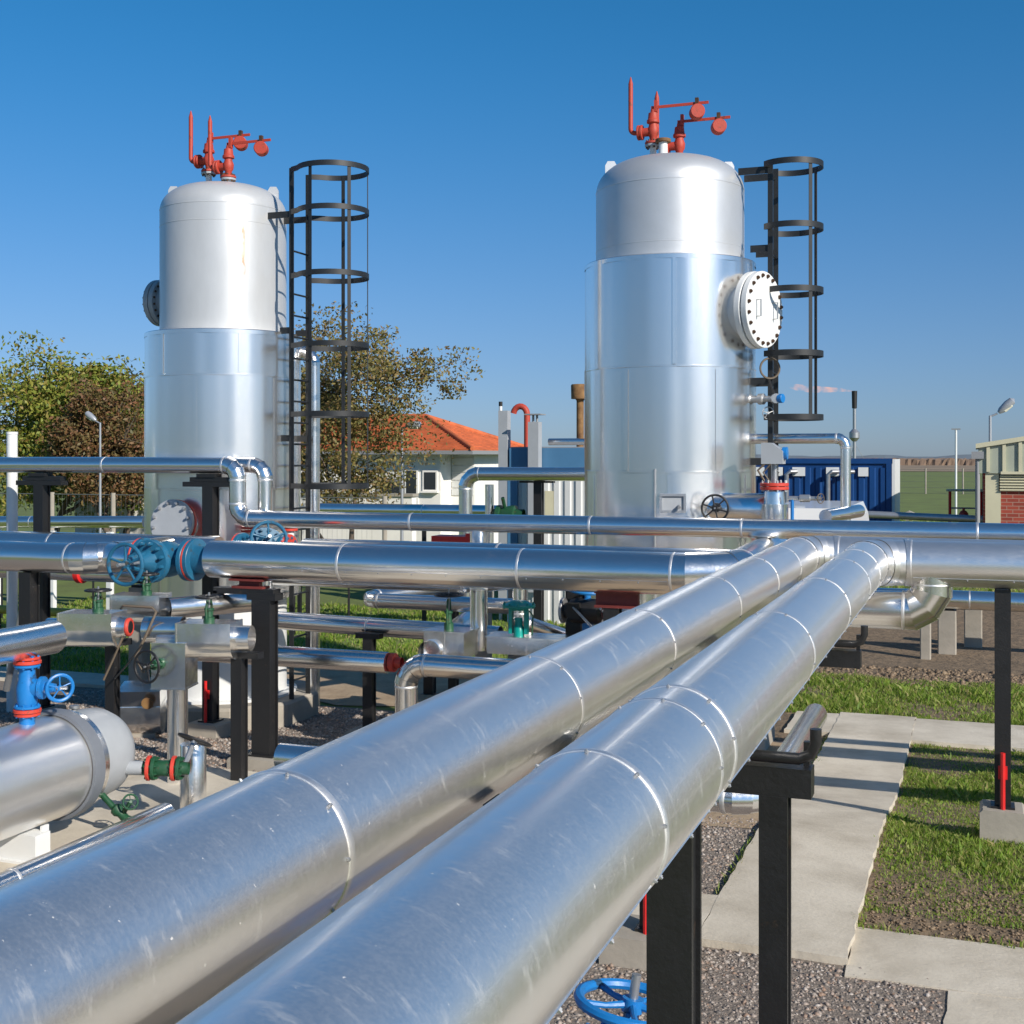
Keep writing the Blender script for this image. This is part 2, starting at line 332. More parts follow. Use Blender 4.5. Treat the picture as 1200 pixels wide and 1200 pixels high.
# ------------------------------------------------------------------ insulated pipe run
def pipe(name, label, pts, r, bend=None, sec=1.5, joints=None, m='alu', gores=5, n=40, caps=(False, False), group=None, cat='pipe', rings=True, seam=None, screws=False, base=None, ring_screws=False):
    pts = [V(p) for p in pts]; bend = bend or 1.6*r
    mid = pts[len(pts)//2]
    th = Th(name, label, cat, base or (pts[0].x, pts[0].y, pts[0].z-r), group)
    cur = pts[0]; k = 0
    def band(p, d, rr, parent=None):
        th.part(MB().lathe(p, d, [(-0.012, rr-0.004), (-0.010, rr+0.0022), (-0.004, rr+0.0038), (0.004, rr+0.004), (0.010, rr+0.0024), (0.012, rr-0.004)], n), 'seam_band', 'band', parent)
        if ring_screws:
            _, u, w = frame(d)
            for q in range(9):
                al = q*2*math.pi/9+0.5+p.y; e = u*math.cos(al)+w*math.sin(al)
                th.inst(bolt_mesh(0.0045, 0.005, 'steel'), 'screw', Matrix.Translation(p-V(d)*0.022+e*(rr+0.003)) @ e.to_track_quat('Z', 'Y').to_matrix().to_4x4())
    def straight(a, b, first, last, jl=None):
        nonlocal k
        d = b-a; L = d.length; d = d.normalized()
        if jl is None:
            cnt = max(1, round(L/sec)); cuts = [i*L/cnt + (random.uniform(-0.1, 0.1)*sec if 0 < i < cnt else 0) for i in range(cnt+1)]
        else: cuts = jl
        for i in range(len(cuts)-1):
            k += 1; rr = r + (0.0012 if k % 2 else 0)
            mb = MB(); prof = [(cuts[i]-0.004, rr), (cuts[i+1]+0.004, rr)]
            if first and i == 0 and caps[0]: prof = [(cuts[i], 0), (cuts[i], rr*0.97), (cuts[i]+0.006, rr)] + prof[1:]
            if last and i == len(cuts)-2 and caps[1]: prof = prof[:-1]+[(cuts[i+1]-0.006, rr), (cuts[i+1], rr*0.97), (cuts[i+1], 0)]
            mb.lathe(a, d, prof, n); sct = th.part(mb, 'cladding_section', m)
            if rings and (i or not first): band(a+d*cuts[i], d, r)
            if seam is not None:
                _, u, w = frame(d); e = u*math.cos(seam)+w*math.sin(seam); e2 = d.cross(e)
                sm = MB(); A = a+d*(cuts[i]+0.02)+e*(rr+0.0008); Bp = a+d*(cuts[i+1]-0.02)+e*(rr+0.0008)
                sm.bar([A, Bp], 0.03, 0.003, e); th.part(sm, 'lap_seam', m, sct)
                if screws:
                    me = bolt_mesh(0.006, 0.006, 'steel'); q = e.to_track_quat('Z', 'Y').to_matrix().to_4x4(); t = cuts[i]+0.08
                    while t < cuts[i+1]-0.05:
                        th.inst(me, 'screw', Matrix.Translation(a+d*t+e*(rr+0.004)) @ q, sct); t += 0.3
        if rings and not last: band(b, d, r)
    for i in range(1, len(pts)):
        last = i == len(pts)-1
        if last: straight(cur, pts[i], i == 1, True, joints if i == 1 else None); break
        d0 = (pts[i]-pts[i-1]).normalized(); d1 = (pts[i+1]-pts[i]).normalized(); ang = d0.angle(d1)
        t = bend*math.tan(ang/2); a = pts[i]-d0*t; b = pts[i]+d1*t
        straight(cur, a, i == 1, False, joints if i == 1 else None)
        nn = d0.cross(d1).normalized(); cc = a + (nn.cross(d0)).normalized()*bend
        # lobster-back elbow: mitred gores
        P = [a + V((0, 0, 0))]; dirs = [d0]
        for g in range(gores):
            am = ang*(g+0.5)/gores
            P.append(cc+Matrix.Rotation(am, 3, nn) @ (a-cc) * (1/math.cos(ang/gores/2))); 
        P.append(b)
        planes = [d0] + [Matrix.Rotation(ang*(g+0.5)/gores, 3, nn) @ d0 for g in range(gores)] + [d1]
        _, u0, w0 = frame(d0)
        for g in range(len(P)-1):
            sd = (P[g+1]-P[g]).normalized(); rot = d0.rotation_difference(sd).to_matrix(); u = rot @ u0; w = rot @ w0
            mb = MB(); rr = r*1.01+(0.004 if g % 2 else 0); rg = []
            for (pp, pn) in ((P[g], planes[g]), (P[g+1], planes[g+1])):
                bidx = len(mb.v); rg.append(bidx)
                for q in range(n):
                    al = 2*math.pi*q/n; e = u*(rr*math.cos(al))+w*(rr*math.sin(al)); base_p = pp+e
                    mb.v.append(base_p + sd*((pp-base_p).dot(pn)/sd.dot(pn)))
            mb.bridge(rg[0], rg[1], n); th.part(mb, 'elbow_gore', m)
        cur = b
    return th

# ------------------------------------------------------------------ valves
def handwheel(th, c, d, Rr, m, parent=None, rim=0.09, spokes=5):
    d, u, w = frame(d); c = V(c)
    hw = th.part(MB().torus(c, d, Rr, Rr*rim, 36, 8), 'handwheel', m, parent)
    th.part(MB().lathe(c-d*Rr*0.12, d, [(0, 0), (0, Rr*0.2), (Rr*0.24, Rr*0.2), (Rr*0.24, 0)], 16), 'hub', m, hw)
    for i in range(spokes):
        a = 2*math.pi*i/spokes+0.3; e = u*math.cos(a)+w*math.sin(a)
        th.part(MB().tube([c+e*Rr*0.15, c+e*Rr*0.55-d*Rr*0.03, c+e*Rr*0.97], [Rr*0.075, Rr*0.055, Rr*0.07], 8), 'spoke', m, hw)
    return hw
def gate_valve(name, label, c, flow, stem, s, m, fm, half=0.28, R1=0.19, wheelR=0.176, stemL=0.6, group=None, wheel_m=None, rp=0.13, nb=12):
    """flanged gate valve: body along flow, bonnet and handwheel along stem"""
    c = V(c); fl, u, w = frame(flow); st = V(stem).normalized()
    th = Th(name, label, 'valve', c-V((0, 0, R1*s)), group)
    h = half*s; rp *= s; R1 *= s
    th.part(MB().lathe(c-fl*h, fl, [(0, 0), (0, rp), (h*0.35, rp*0.98), (h*0.7, rp*1.25), (h, rp*1.35), (h*1.3, rp*1.25), (h*1.65, rp*0.98), (2*h, rp), (2*h, 0)], 28), 'body', m)
    for sg in (-1, 1):
        f = th.part(MB().disc(c+fl*(sg*h), fl, R1, 0.045*s), 'flange', m)
        th.part(MB().disc(c+fl*(sg*(h+0.034*s)), fl, R1*0.99, 0.02*s), 'flange_gasket', fm, f)
        bolts(th, c+fl*(sg*h), fl, R1*0.8, nb, 0.016*s, 0.1*s, m, f)
    bl = 0.45*stemL
    b = th.part(MB().lathe(c, st, [(0.0, rp*0.9), (bl*0.75, rp*0.95), (bl*0.78, R1*1.02), (bl*0.9, R1*1.02), (bl*0.92, R1*1.0), (bl*1.04, R1*1.0), (bl*1.06, R1*0.55), (bl*1.35, R1*0.36), (bl*1.5, R1*0.3), (bl*1.52, 0)], 28), 'bonnet', m)
    bolts(th, c+st*(bl*0.97), st, R1*0.86, nb, 0.016*s, 0.13*s, m, b)
    for sg in (-1, 1):
        sd = st.cross(fl).normalized() if abs(st.dot(fl)) < 0.9 else u
        th.part(MB().tube([c+st*bl*1.04+sd*(sg*R1*0.4), c+st*bl*1.6+sd*(sg*R1*0.3), c+st*(stemL*0.93)+sd*(sg*R1*0.14)], 0.02*s, 8), 'yoke', m)
    th.part(MB().tube([c+st*bl, c+st*(stemL+0.1*s)], 0.016*s, 10), 'stem', 'steel')
    handwheel(th, c+st*stemL, st, wheelR*s, wheel_m or m, rim=0.1, spokes=5)
    return th
def stem_valve(name, label, base, st, L, wheelR, m='green', wm='black', group=None, spokes=5):
    """the part of a small valve that stands proud of its insulation: yoke, stem, wheel"""
    base = V(base); st = V(st).normalized(); d, u, w = frame(st)
    th = Th(name, label, 'valve', base, group)
    th.part(MB().lathe(base, st, [(0, 0), (0, 0.045), (L*0.18, 0.045), (L*0.2, 0.03), (L*0.45, 0.026), (L*0.47, 0.04), (L*0.55, 0.04), (L*0.57, 0)], 14), 'bonnet', m)
    for sg in (-1, 1):
        th.part(MB().tube([base+u*(sg*0.035)+st*L*0.1, base+u*(sg*0.045)+st*L*0.5, base+u*(sg*0.02)+st*L*0.88], 0.011, 7), 'yoke', m)
    th.part(MB().tube([base, base+st*L*1.18], 0.009, 8), 'stem', 'steel')
    handwheel(th, base+st*L, st, wheelR, wm, rim=0.085, spokes=spokes); return th

# ------------------------------------------------------------------ SETTING: ground, paths
def sheet(name, x0, x1, y0, y1, dz, m, kind='structure', step=0.4, amp=0.0, thick=0.0, jag=0.0, parent=None):
    nx = max(1, int((x1-x0)/step)) if amp or jag else 1; ny = max(1, int((y1-y0)/step)); v = []; f = []
    nx = min(nx, 90); ny = min(ny, 90)
    for j in range(ny+1):
        for i in range(nx+1):
            x = x0+(x1-x0)*i/nx; y = y0+(y1-y0)*j/ny
            if jag:
                if i in (0, nx): x += random.uniform(-jag, jag)
                if j in (0, ny): y += random.uniform(-jag, jag)
            v.append((x, y, gz(y)+dz+random.uniform(-amp, amp)))
    for j in range(ny):
        for i in range(nx): a = j*(nx+1)+i; f.append((a, a+1, a+nx+2, a+nx+1))
    if thick:
        top = [i for i in range(nx+1)] + [j*(nx+1)+nx for j in range(1, ny+1)] + [ny*(nx+1)+i for i in range(nx-1, -1, -1)] + [j*(nx+1) for j in range(ny-1, 0, -1)]
        b = len(v)
        for t in top: v.append((v[t][0], v[t][1], v[t][2]-thick))
        for i in range(len(top)): j = (i+1) % len(top); f.append((top[j], top[i], b+i, b+j))
    o = raw(name, v, f, m, kind)
    return o
ys = [-40, 0, 4, 8] + [8.8+0.31*i for i in range(11)] + [14, 20, 40, 80, 160, 300, 600, 1200, 3500]
gv = []; gf = []
for j, y in enumerate(ys):
    for x in (-1800, -30, 0, 30, 1800): gv.append((x, y, gz(y)))
for j in range(len(ys)-1):
    for i in range(4): a = j*5+i; gf.append((a, a+1, a+6, a+5))
raw('ground', gv, gf, 'ground', 'structure')
sheet('soil', -4.5, 3.6, 1.0, 14.7, 0.003, 'soil')
sheet('gravel_bed', -13.0, -1.40, 2.0, 13.1, 0.008, 'gravel_bed', step=0.31)
sheet('gravel_bed', -1.40, -0.12, 2.0, 6.78, 0.008, 'gravel_bed')
sheet('sand', -5.2, -1.5, 8.9, 13.0, 0.012, 'sand', jag=0.12)
sheet('sand', -4.2, -2.45, 2.0, 8.85, 0.012, 'sand', jag=0.12)
sheet('sand', -9.2, -4.0, 13.3, 16.2, 0.012, 'sand', jag=0.15)
sheet('soil', -6.0, 14.0, 17.2, 28.0, 0.012, 'soil', step=1.0, amp=0.0, jag=0.3)
sheet('path', -1.43, -0.63, 6.75, 14.6, 0.05, 'slab', thick=0.12, step=0.12, jag=0.009)
sheet('path', -2.6, -1.43, 6.75, 7.45, 0.048, 'slab', thick=0.12, step=0.12, jag=0.009)
sheet('path', -0.63, 9.0, 13.42, 14.55, 0.046, 'slab', thick=0.12, step=0.12, jag=0.009)
sheet('path', -1.9, -1.43, 13.5, 14.52, 0.044, 'slab', thick=0.12, step=0.12, jag=0.009)
sheet('path', -0.63, 5.0, 6.60, 7.30, 0.018, 'slab', thick=0.1, step=0.12, jag=0.009)
sheet('path', -0.14, 5.0, 3.5, 6.60, 0.016, 'slab', thick=0.1, step=0.12, jag=0.009)
sheet('path', -15, -9.6, 13.1, 13.8, 0.05, 'slab', thick=0.12, step=0.12, jag=0.009)
sheet('vessel_pad', -9.0, -4.3, 3.0, 9.15, 0.03, 'slab', thick=0.08)
raw('field', [(-1800, 255, -0.2), (1800, 255, -0.2), (1800, 2500, -0.2), (-1800, 2500, -0.2)], [(0, 1, 2, 3)], 'field', 'structure')
# standing maize beyond the bare field, and far wooded hills
nn = 900; v = []; f = []
xs = np.linspace(-420, 420, nn)
for j, (yy, hh) in enumerate(((432, 0), (433, 1), (445, 1), (470, 1), (520, 1))):
    for x in xs: v.append((x, yy+random.uniform(-.6, .6), -0.25+hh*(2.1+random.uniform(-0.45, 0.35))))
for j in range(4):
    for i in range(nn-1): a = j*nn+i; f.append((a, a+1, a+nn+1, a+nn))
o = raw('maize_crop', v, f, 'corn', 'stuff'); o['label'] = 'dry brown maize standing beyond the bare field'
v = []; f = []
xs = np.linspace(-1700, 1700, 260)
for i, x in enumerate(xs):
    h = 3.6+1.2*math.sin(x*0.011)+0.9*math.sin(x*0.047+1)+random.uniform(0, 1.5)
    for (yy, z) in ((1500, -1), (1510, h), (1700, h*1.05), (1750, -1)): v.append((x, yy, z))
for i in range(len(xs)-1):
    for k in range(3): a = i*4+k; f.append((a, a+4, a+5, a+1))
raw('hills', v, f, 'hill', 'structure')

# ------------------------------------------------------------------ gravel stones, soil clods, grass (uncountable stuff)
def stones(name, rects, count, smin, smax, m, zoff=0.004, label=None):
    base = np.array([(1, 0, 0), (-1, 0, 0), (0, 1, 0), (0, -1, 0), (0, 0, 1), (0, 0, -1)], float)
    fc = np.array([(0, 2, 4), (2, 1, 4), (1, 3, 4), (3, 0, 4), (2, 0, 5), (1, 2, 5), (3, 1, 5), (0, 3, 5)])
    P = []
    areas = [(r[1]-r[0])*(r[3]-r[2]) for r in rects]; tot = sum(areas)
    for r, a in zip(rects, areas):
        k = int(count*a/tot); P.append(np.column_stack([rng.uniform(r[0], r[1], k), rng.uniform(r[2], r[3], k)]))
    P = np.vstack(P); N = len(P)
    t = np.clip((P[:, 1]-8.8)/3.1, 0, 1); z = -0.27*t*t*(3-2*t)
    s = rng.uniform(smin, smax, N)*(0.6+0.8*rng.random(N)**2)
    vv = base[None]*rng.uniform(0.6, 1.25, (N, 6, 1)) + rng.normal(0, 0.18, (N, 6, 3))
    vv[:, :, 2] *= 0.7
    a = rng.uniform(0, 6.28, N); ca, sa = np.cos(a)[:, None], np.sin(a)[:, None]
    x = vv[:, :, 0]*ca-vv[:, :, 1]*sa; y = vv[:, :, 0]*sa+vv[:, :, 1]*ca
    out = np.stack([x*s[:, None]+P[:, 0:1], y*s[:, None]+P[:, 1:2], vv[:, :, 2]*s[:, None]+(z+zoff)[:, None]+s[:, None]*0.2], -1)
    F_ = (fc[None]+(np.arange(N)*6)[:, None, None]).reshape(-1, 3)
    o = npmesh(name, out.reshape(-1, 3), F_, m, 'stuff', 3)
    if label: o['label'] = label
    return o
stones('gravel', [(-2.4, -0.16, 4.2, 6.73), (-2.5, -1.44, 7.47, 9.3)], 26000, 0.007, 0.016, 'stones', label='loose grey and brown gravel between the slabs')
stones('gravel', [(-10.5, -4.3, 9.2, 13.0)], 26000, 0.012, 0.024, 'stones', label='dark gravel around the tank plinth and posts')
stones('soil_clods', [(-3.0, 3.0, 16.8, 18.2)], 3500, 0.018, 0.045, 'clods', label='crumbly dug soil behind the grass strip')
stones('soil_clods', [(-0.6, 1.4, 7.32, 8.2)], 1800, 0.006, 0.018, 'clods', label='dry crumbs of soil beside the low slab')
def grass(name, rects, count, hmin, hmax, wid, label, clump=0.0, thin=None):
    P = []; areas = [(r[1]-r[0])*(r[3]-r[2]) for r in rects]; tot = sum(areas)
    for r, a in zip(rects, areas):
        k = int(count*a/tot); p = np.column_stack([rng.uniform(r[0], r[1], k), rng.uniform(r[2], r[3], k)]); P.append(p)
    P = np.vstack(P)
    q = np.sin(P[:, 0]*3.1+1.3*np.sin(P[:, 1]*2.3))+np.sin(P[:, 1]*2.7+1.7*np.sin(P[:, 0]*1.9+2))+0.7*np.sin(P[:, 0]*7.3+P[:, 1]*5.1)
    dens = 1/(1+np.exp(-(q+0.9)*2.2)); keep = rng.random(len(P)) < (1-clump)+clump*dens; wl_ = name == 'weeds'
    P = P[keep]; q = q[keep]; N = len(P)
    t = np.clip((P[:, 1]-8.8)/3.1, 0, 1); z = -0.27*t*t*(3-2*t)
    h = rng.uniform(hmin, hmax, N)*(0.75+0.25*np.clip(q, -1, 2)); tall = rng.random(N) < 0.01; h[tall] *= 2.0
    a = rng.uniform(0, 6.28, N); lean = rng.uniform(0.2, 1.1, N)*h; la = rng.uniform(0, 6.28, N); w = wid*rng.uniform(0.6, 1.4, N)
    dx, dy = np.cos(a)*w/2, np.sin(a)*w/2; lx, ly = np.cos(la)*lean, np.sin(la)*lean
    v = np.zeros((N, 5, 3))
    v[:, 0] = np.column_stack([P[:, 0]-dx, P[:, 1]-dy, z-0.01]); v[:, 1] = np.column_stack([P[:, 0]+dx, P[:, 1]+dy, z-0.01])
    v[:, 2] = np.column_stack([P[:, 0]+dx*.8+lx*.35, P[:, 1]+dy*.8+ly*.35, z+h*0.6]); v[:, 3] = np.column_stack([P[:, 0]-dx*.8+lx*.35, P[:, 1]-dy*.8+ly*.35, z+h*0.6])
    v[:, 4] = np.column_stack([P[:, 0]+lx, P[:, 1]+ly, z+h*0.95])
    F_ = np.array([(0, 1, 2), (0, 2, 3), (3, 2, 4)]); F_ = (F_[None]+(np.arange(N)*5)[:, None, None]).reshape(-1, 3)
    o = npmesh(name, v.reshape(-1, 3), F_, 'blade', 'stuff', 3); o['label'] = label; return o
grass('grass', [(-0.60, 2.2, 7.6, 13.38)], 120000, 0.015, 0.055, 0.007, 'patchy short green grass beside the concrete path', clump=0.85)
grass('weeds', [(-0.655, -0.585, 7.3, 13.4), (-1.47, -1.41, 7.5, 13.4), (-0.6, 3.0, 7.27, 7.36), (-0.6, 3.0, 13.36, 13.43)], 2600, 0.02, 0.07, 0.008, 'thin weeds growing along the slab edges', clump=0.9)
grass('weeds', [(-0.58, 2.0, 7.9, 13.3)], 3000, 0.03, 0.085, 0.022, 'broad-leaved weeds scattered through the patchy grass', clump=1.0)
grass('grass', [(-3.6, 5.0, 14.58, 17.2)], 90000, 0.02, 0.085, 0.009, 'green grass strip behind the cross path', clump=0.85)
grass('weeds', [(-2.6, 4.0, 14.7, 16.8)], 2600, 0.05, 0.14, 0.028, 'broad-leaved weeds in the strip behind the cross path', clump=1.0)
sheet('soil', -3.2, 9.0, 14.57, 17.3, 0.004, 'soil', jag=0.1)
grass('grass', [(-17, -9.3, 13.8, 22.0)], 40000, 0.03, 0.09, 0.02, 'short grass beyond the walkway by the dense tree', clump=0.6)
grass('grass', [(-9.2, -2.6, 16.0, 24.0)], 34000, 0.03, 0.1, 0.02, 'short grass between the tanks and the cabin', clump=0.5)
grass('grass', [(-14, 8, 28, 60)], 40000, 0.06, 0.16, 0.05, 'mown lawn in front of the wire fence', clump=0.4)

# ------------------------------------------------------------------ TANKS
def cyl_sheet(th, cx, cy, r, z0, z1, name, m, n=128, wob=0.0, ph=0):
    mb = MB(); 
    for z in (z0, z1):
        for i in range(n):
            a = 2*math.pi*i/n; rr = r+wob*(math.sin(9*a+ph)+0.7*math.sin(17*a+2*ph+1)+0.45*math.sin(29*a+ph))
            mb.v.append(V((cx+rr*math.cos(a), cy+rr*math.sin(a), z)))
    mb.bridge(0, n, n); return th.part(mb, name, m)
def tank(label, cx, cy, r_shell, r_clad, z_dome0, z_top, clad, skirt_z, mshell, plinth_r, welds):
    g = gz(cy); th = Th('storage_tank', label, 'tank', (cx, cy, g), 'vertical tanks')
    h = z_top-z_dome0; prof = []
    K = 14
    for i in range(K+1):
        # torispherical head
        t = i/K; a = t*math.pi/2; ex = 0.62
        prof.append((z_dome0+h*math.sin(a)**1.0, r_shell*max(0, math.cos(a))**ex))
    prof = [(clad[-1]-0.3, r_shell), (z_dome0-0.001, r_shell)]+prof[1:]
    prof[-1] = (z_top, 0)
    th.part(MB().lathe((cx, cy, 0), (0, 0, 1), prof, 96), 'shell', mshell, angle=60)
    for z in welds:
        th.part(MB().lathe((cx, cy, z), (0, 0, 1), [(-0.008, r_shell-0.004), (-0.004, r_shell+0.002), (0.004, r_shell+0.002), (0.008, r_shell-0.004)], 96), 'weld_seam', mshell)
    for i in range(len(clad)-1):
        c = cyl_sheet(th, cx, cy, r_clad+(0.0015 if i % 2 else 0), clad[i], clad[i+1]+0.01, 'cladding_sheet', 'alu_tank', wob=0.003, ph=i*1.3)
        for q in range(6):
            a = 2*math.pi*q/6+i*0.55+0.2; e = V((math.cos(a), math.sin(a), 0)); b_ = V((cx, cy, 0))+e*(r_clad+0.004)
            th.part(MB().bar([b_+V((0, 0, clad[i]+0.015)), b_+V((0, 0, clad[i+1]-0.03))], 0.035, 0.004, e), 'lap_seam', 'alu_tank', c)
        if i: th.part(MB().lathe((cx, cy, clad[i]), (0, 0, 1), [(-0.012, r_clad-0.003), (-0.008, r_clad+0.006), (0.008, r_clad+0.006), (0.012, r_clad-0.003)], 96), 'seam_band', 'alu_tank')
    th.part(MB().lathe((cx, cy, clad[-1]), (0, 0, 1), [(-0.03, r_clad+0.004), (0.012, r_clad+0.004), (0.02, r_clad-0.004), (0.035, r_shell-0.003)], 96), 'cladding_lid', 'alu_tank')
    th.part(MB().lathe((cx, cy, clad[0]), (0, 0, 1), [(0.03, r_clad+0.003), (-0.005, r_clad+0.003), (-0.005, r_shell*0.9)], 64), 'cladding_bottom_trim', 'alu_tank')
    th.part(MB().lathe((cx, cy, 0), (0, 0, 1), [(skirt_z, r_shell+0.12), (skirt_z+0.025, r_shell+0.12), (skirt_z+0.026, r_shell+0.005), (clad[0]+0.1, r_shell+0.005)], 64), 'skirt', 'white')
    if skirt_z > g+0.02:
        th.part(MB().lathe((cx, cy, 0), (0, 0, 1), [(g-0.3, plinth_r), (skirt_z-0.03, plinth_r), (skirt_z, plinth_r-0.03), (skirt_z, 0)], 10), 'plinth', 'concrete', angle=20)
    # lifting lugs
    for a in (R(20), R(200)):
        p = V((cx+r_shell*0.80*math.cos(a), cy+r_shell*0.80*math.sin(a), z_dome0+h*0.62))
        mb = MB().extrude([(-0.06, -0.02), (0.06, -0.02), (0.06, 0.07), (0.035, 0.115), (-0.035, 0.115), (-0.06, 0.07)], p-V((-math.sin(a), math.cos(a), 0))*0.0, V((math.cos(a), math.sin(a), 0)), V((0, 0, 1)), V((-math.sin(a), math.cos(a), 0))*0.03)
        th.part(mb, 'lifting_lug', mshell)
    return th
def manhole(th, c, d, r_neck, r_fl, back, handle=True, m='white'):
    c = V(c); d = V(d).normalized(); _, u, w = frame(d)
    nk = th.part(MB().lathe(c-d*back, d, [(0, r_neck), (back, r_neck)], 40), 'manhole_neck', m)
    f1 = th.part(MB().disc(c-d*0.075, d, r_fl, 0.06, 48), 'manhole_flange', m)
    f2 = th.part(MB().disc(c, d, r_fl*0.99, 0.06, 48), 'manhole_cover', m)
    bolts(th, c-d*0.035, d, r_fl*0.88, 20, r_fl*0.05, 0.165, 'bolt', f2)
    if handle:
        for sx in (-1, 1):
            o = c+d*0.03+u*(sx*r_fl*0.45)
            th.part(MB().tube([o+w*0.08, o+w*0.08+d*0.05, o-w*0.08+d*0.05, o-w*0.08], 0.007, 6), 'cover_handle', 'steel', f2)
LT = (-8.0, 12.29); RT = (-2.98, 12.82)
tl = tank('white-topped tank with lower aluminium cladding, ladder cage facing a sparse tree', *LT, 0.70, 0.86, 5.39, 5.71, [1.1, 2.3, 3.53, 4.0], 0.0, 'white_shell', 1.08, [5.40, 5.21, 4.06])
manhole(tl, (LT[0]-0.90, LT[1]+0.06, 4.43), (-1, 0.06, 0), 0.2, 0.27, 0.45, False, 'grey_paint')
# rust stain plate on the white shell
th = tl
# lower front nozzle with red-rimmed blind flange
dn = V((0.05, -1, 0.15)).normalized(); c0 = V((-7.93, 11.22, 1.95))
tl.part(MB().lathe(c0-dn*0.4, dn, [(0, 0.17), (0.4, 0.17)], 32), 'nozzle', 'alu_tank')
f = tl.part(MB().disc(c0, dn, 0.25, 0.05, 40), 'blind_flange', 'grey_paint'); tl.part(MB().disc(c0-dn*0.05, dn, 0.255, 0.035, 40), 'flange', 'flange_red')
bolts(tl, c0, dn, 0.21, 12, 0.018, 0.12, 'steel', f)
tr = tank('silver-painted tank with shiny aluminium cladding and a bolted round manhole', *RT, 0.76, 0.874, 5.36, 5.72, [0.4, 1.5, 2.50, 3.53, 4.60], 0.0, 'silver', 1.08, [5.37, 4.76])
manhole(tr, (RT[0]+0.946*1.06, RT[1]-0.325*1.06, 4.09), (0.946, -0.325, 0), 0.27, 0.38, 0.4)
# nameplate box and sample cock on the right tank
vd = V((0.226, -0.974, 0)).normalized(); rt_ = V((0.974, 0.226, 0))
def on_rt(px_off, z, extra=0.0):
    s_ = px_off/0.874; c_ = math.sqrt(max(0, 1-s_*s_)); return V((RT[0], RT[1], z)) + (rt_*s_+vd*c_)*(0.874+extra)
c0 = on_rt(0.03, 2.2, 0.0); nrm = (rt_*0.03+vd).normalized(); rotm = Matrix((nrm.cross(V((0, 0, 1))), nrm, V((0, 0, 1)))).transposed()
tr.part(MB().box(c0+V((0, 0, 0.08)), (0.25, 0.06, 0.025), rotm).box(c0-V((0, 0, 0.08)), (0.25, 0.06, 0.025), rotm).box(c0+rotm @ V((0.115, 0, 0)), (0.025, 0.056, 0.14), rotm).box(c0-rotm @ V((0.115, 0, 0)), (0.025, 0.056, 0.14), rotm), 'sample_recess_frame', 'steel')
tr.part(MB().box(c0, (0.21, 0.016, 0.14), rotm), 'sample_recess', 'grey_paint')
tr.part(MB().tube([c0+rotm @ V((-0.06, 0.01, -0.03)), c0+rotm @ V((-0.06, 0.09, -0.04))], 0.016, 10), 'sample_cock', 'steel')
p = on_rt(-0.14, 2.05, 0.012); tr.part(MB().tube([p-V((0, 0, 1.4)), p+V((0, 0, 0.48))], 0.011, 8), 'drain_tube', 'steel')

def ladder(label, cx, cy, d, z0, z1, hoops, brackets, r_in, cage_w=0.34, cage_e=0.62, straps=(-0.78, -0.4, 0.0, 0.4, 0.78)):
    d = V((d[0], d[1], 0)).normalized(); t = V((-d.y, d.x, 0)); c = V((cx, cy, 0))
    th = Th('caged_ladder', label, 'ladder', (cx, cy, z0), 'caged ladders on the tanks')
    for s in (-1, 1):
        th.part(MB().box(c+t*(s*0.18)+V((0, 0, (z0+z1)/2)), (0.05, 0.02, z1-z0), Matrix((d, t, V((0, 0, 1)))).transposed()), 'rail', 'ladder')
    z = z0+0.2; 
    rung = MB().tube([c-t*0.18, c+t*0.18], 0.011, 8).mesh('rung', c); rung.materials.append(M['ladder'])
    while z < z1-0.75:
        th.inst(rung, 'rung', Matrix.Translation(c+V((0, 0, z)))); z += 0.235
    def hoop_pt(a):   # a from -1 to 1
        an = a*R(140); return c+d*(cage_e-cage_w+cage_w*math.cos(an)+0.0)+t*(cage_w*math.sin(an))
    for z in hoops:
        pts = [c-t*0.19]+[hoop_pt(-1+2*i/24) for i in range(25)]+[c+t*0.19]
        th.part(MB().bar([p+V((0, 0, z)) for p in pts], 0.010, 0.058), 'cage_hoop', 'ladder')
    for a in straps:
        p = hoop_pt(a)+(hoop_pt(a)-(c+d*(cage_e-cage_w))).normalized()*-0.008
        q = (hoop_pt(a)-(c+d*(cage_e-cage_w))).normalized(); tt = V((-q.y, q.x, 0))
        zb = min(hoops)-0.025; zt = max(hoops)+0.025
        th.part(MB().box(p+V((0, 0, (zb+zt)/2)), (0.006, 0.04, zt-zb), Matrix((q, tt, V((0, 0, 1)))).transposed()), 'cage_strap', 'ladder')
    for z in brackets:
        ri = r_in(z)
        for s in (-1, 1):
            a = c+t*(s*0.168)+V((0, 0, z)); L = max(0.05, ri)
            th.part(MB().box(a-d*(L/2), (L, 0.012, 0.07), Matrix((d, t, V((0, 0, 1)))).transposed()), 'bracket', 'ladder')
    return th
ladder('black ladder with full-height hoop cage on the white-topped tank', LT[0]+0.98, LT[1], (1, 0), 0.0, 5.80, [5.78, 5.32, 4.62, 3.86, 3.11, 2.33], [5.3, 4.03, 2.85, 1.6], lambda z: 0.31 if z > 4.1 else 0.15, 0.39, 0.80, straps=(-0.72, -0.25, 0.25, 0.72))
ladder('black ladder with open hoop cage behind the bolted manhole', RT[0]+1.06, RT[1], (1, 0), 0.0, 5.58, [5.55, 4.93, 4.30, 3.67, 3.04], [5.5, 4.72, 3.4, 2.6], lambda z: 0.32 if z > 4.75 else 0.2, 0.31, 0.49, straps=(-0.32, 0.32))
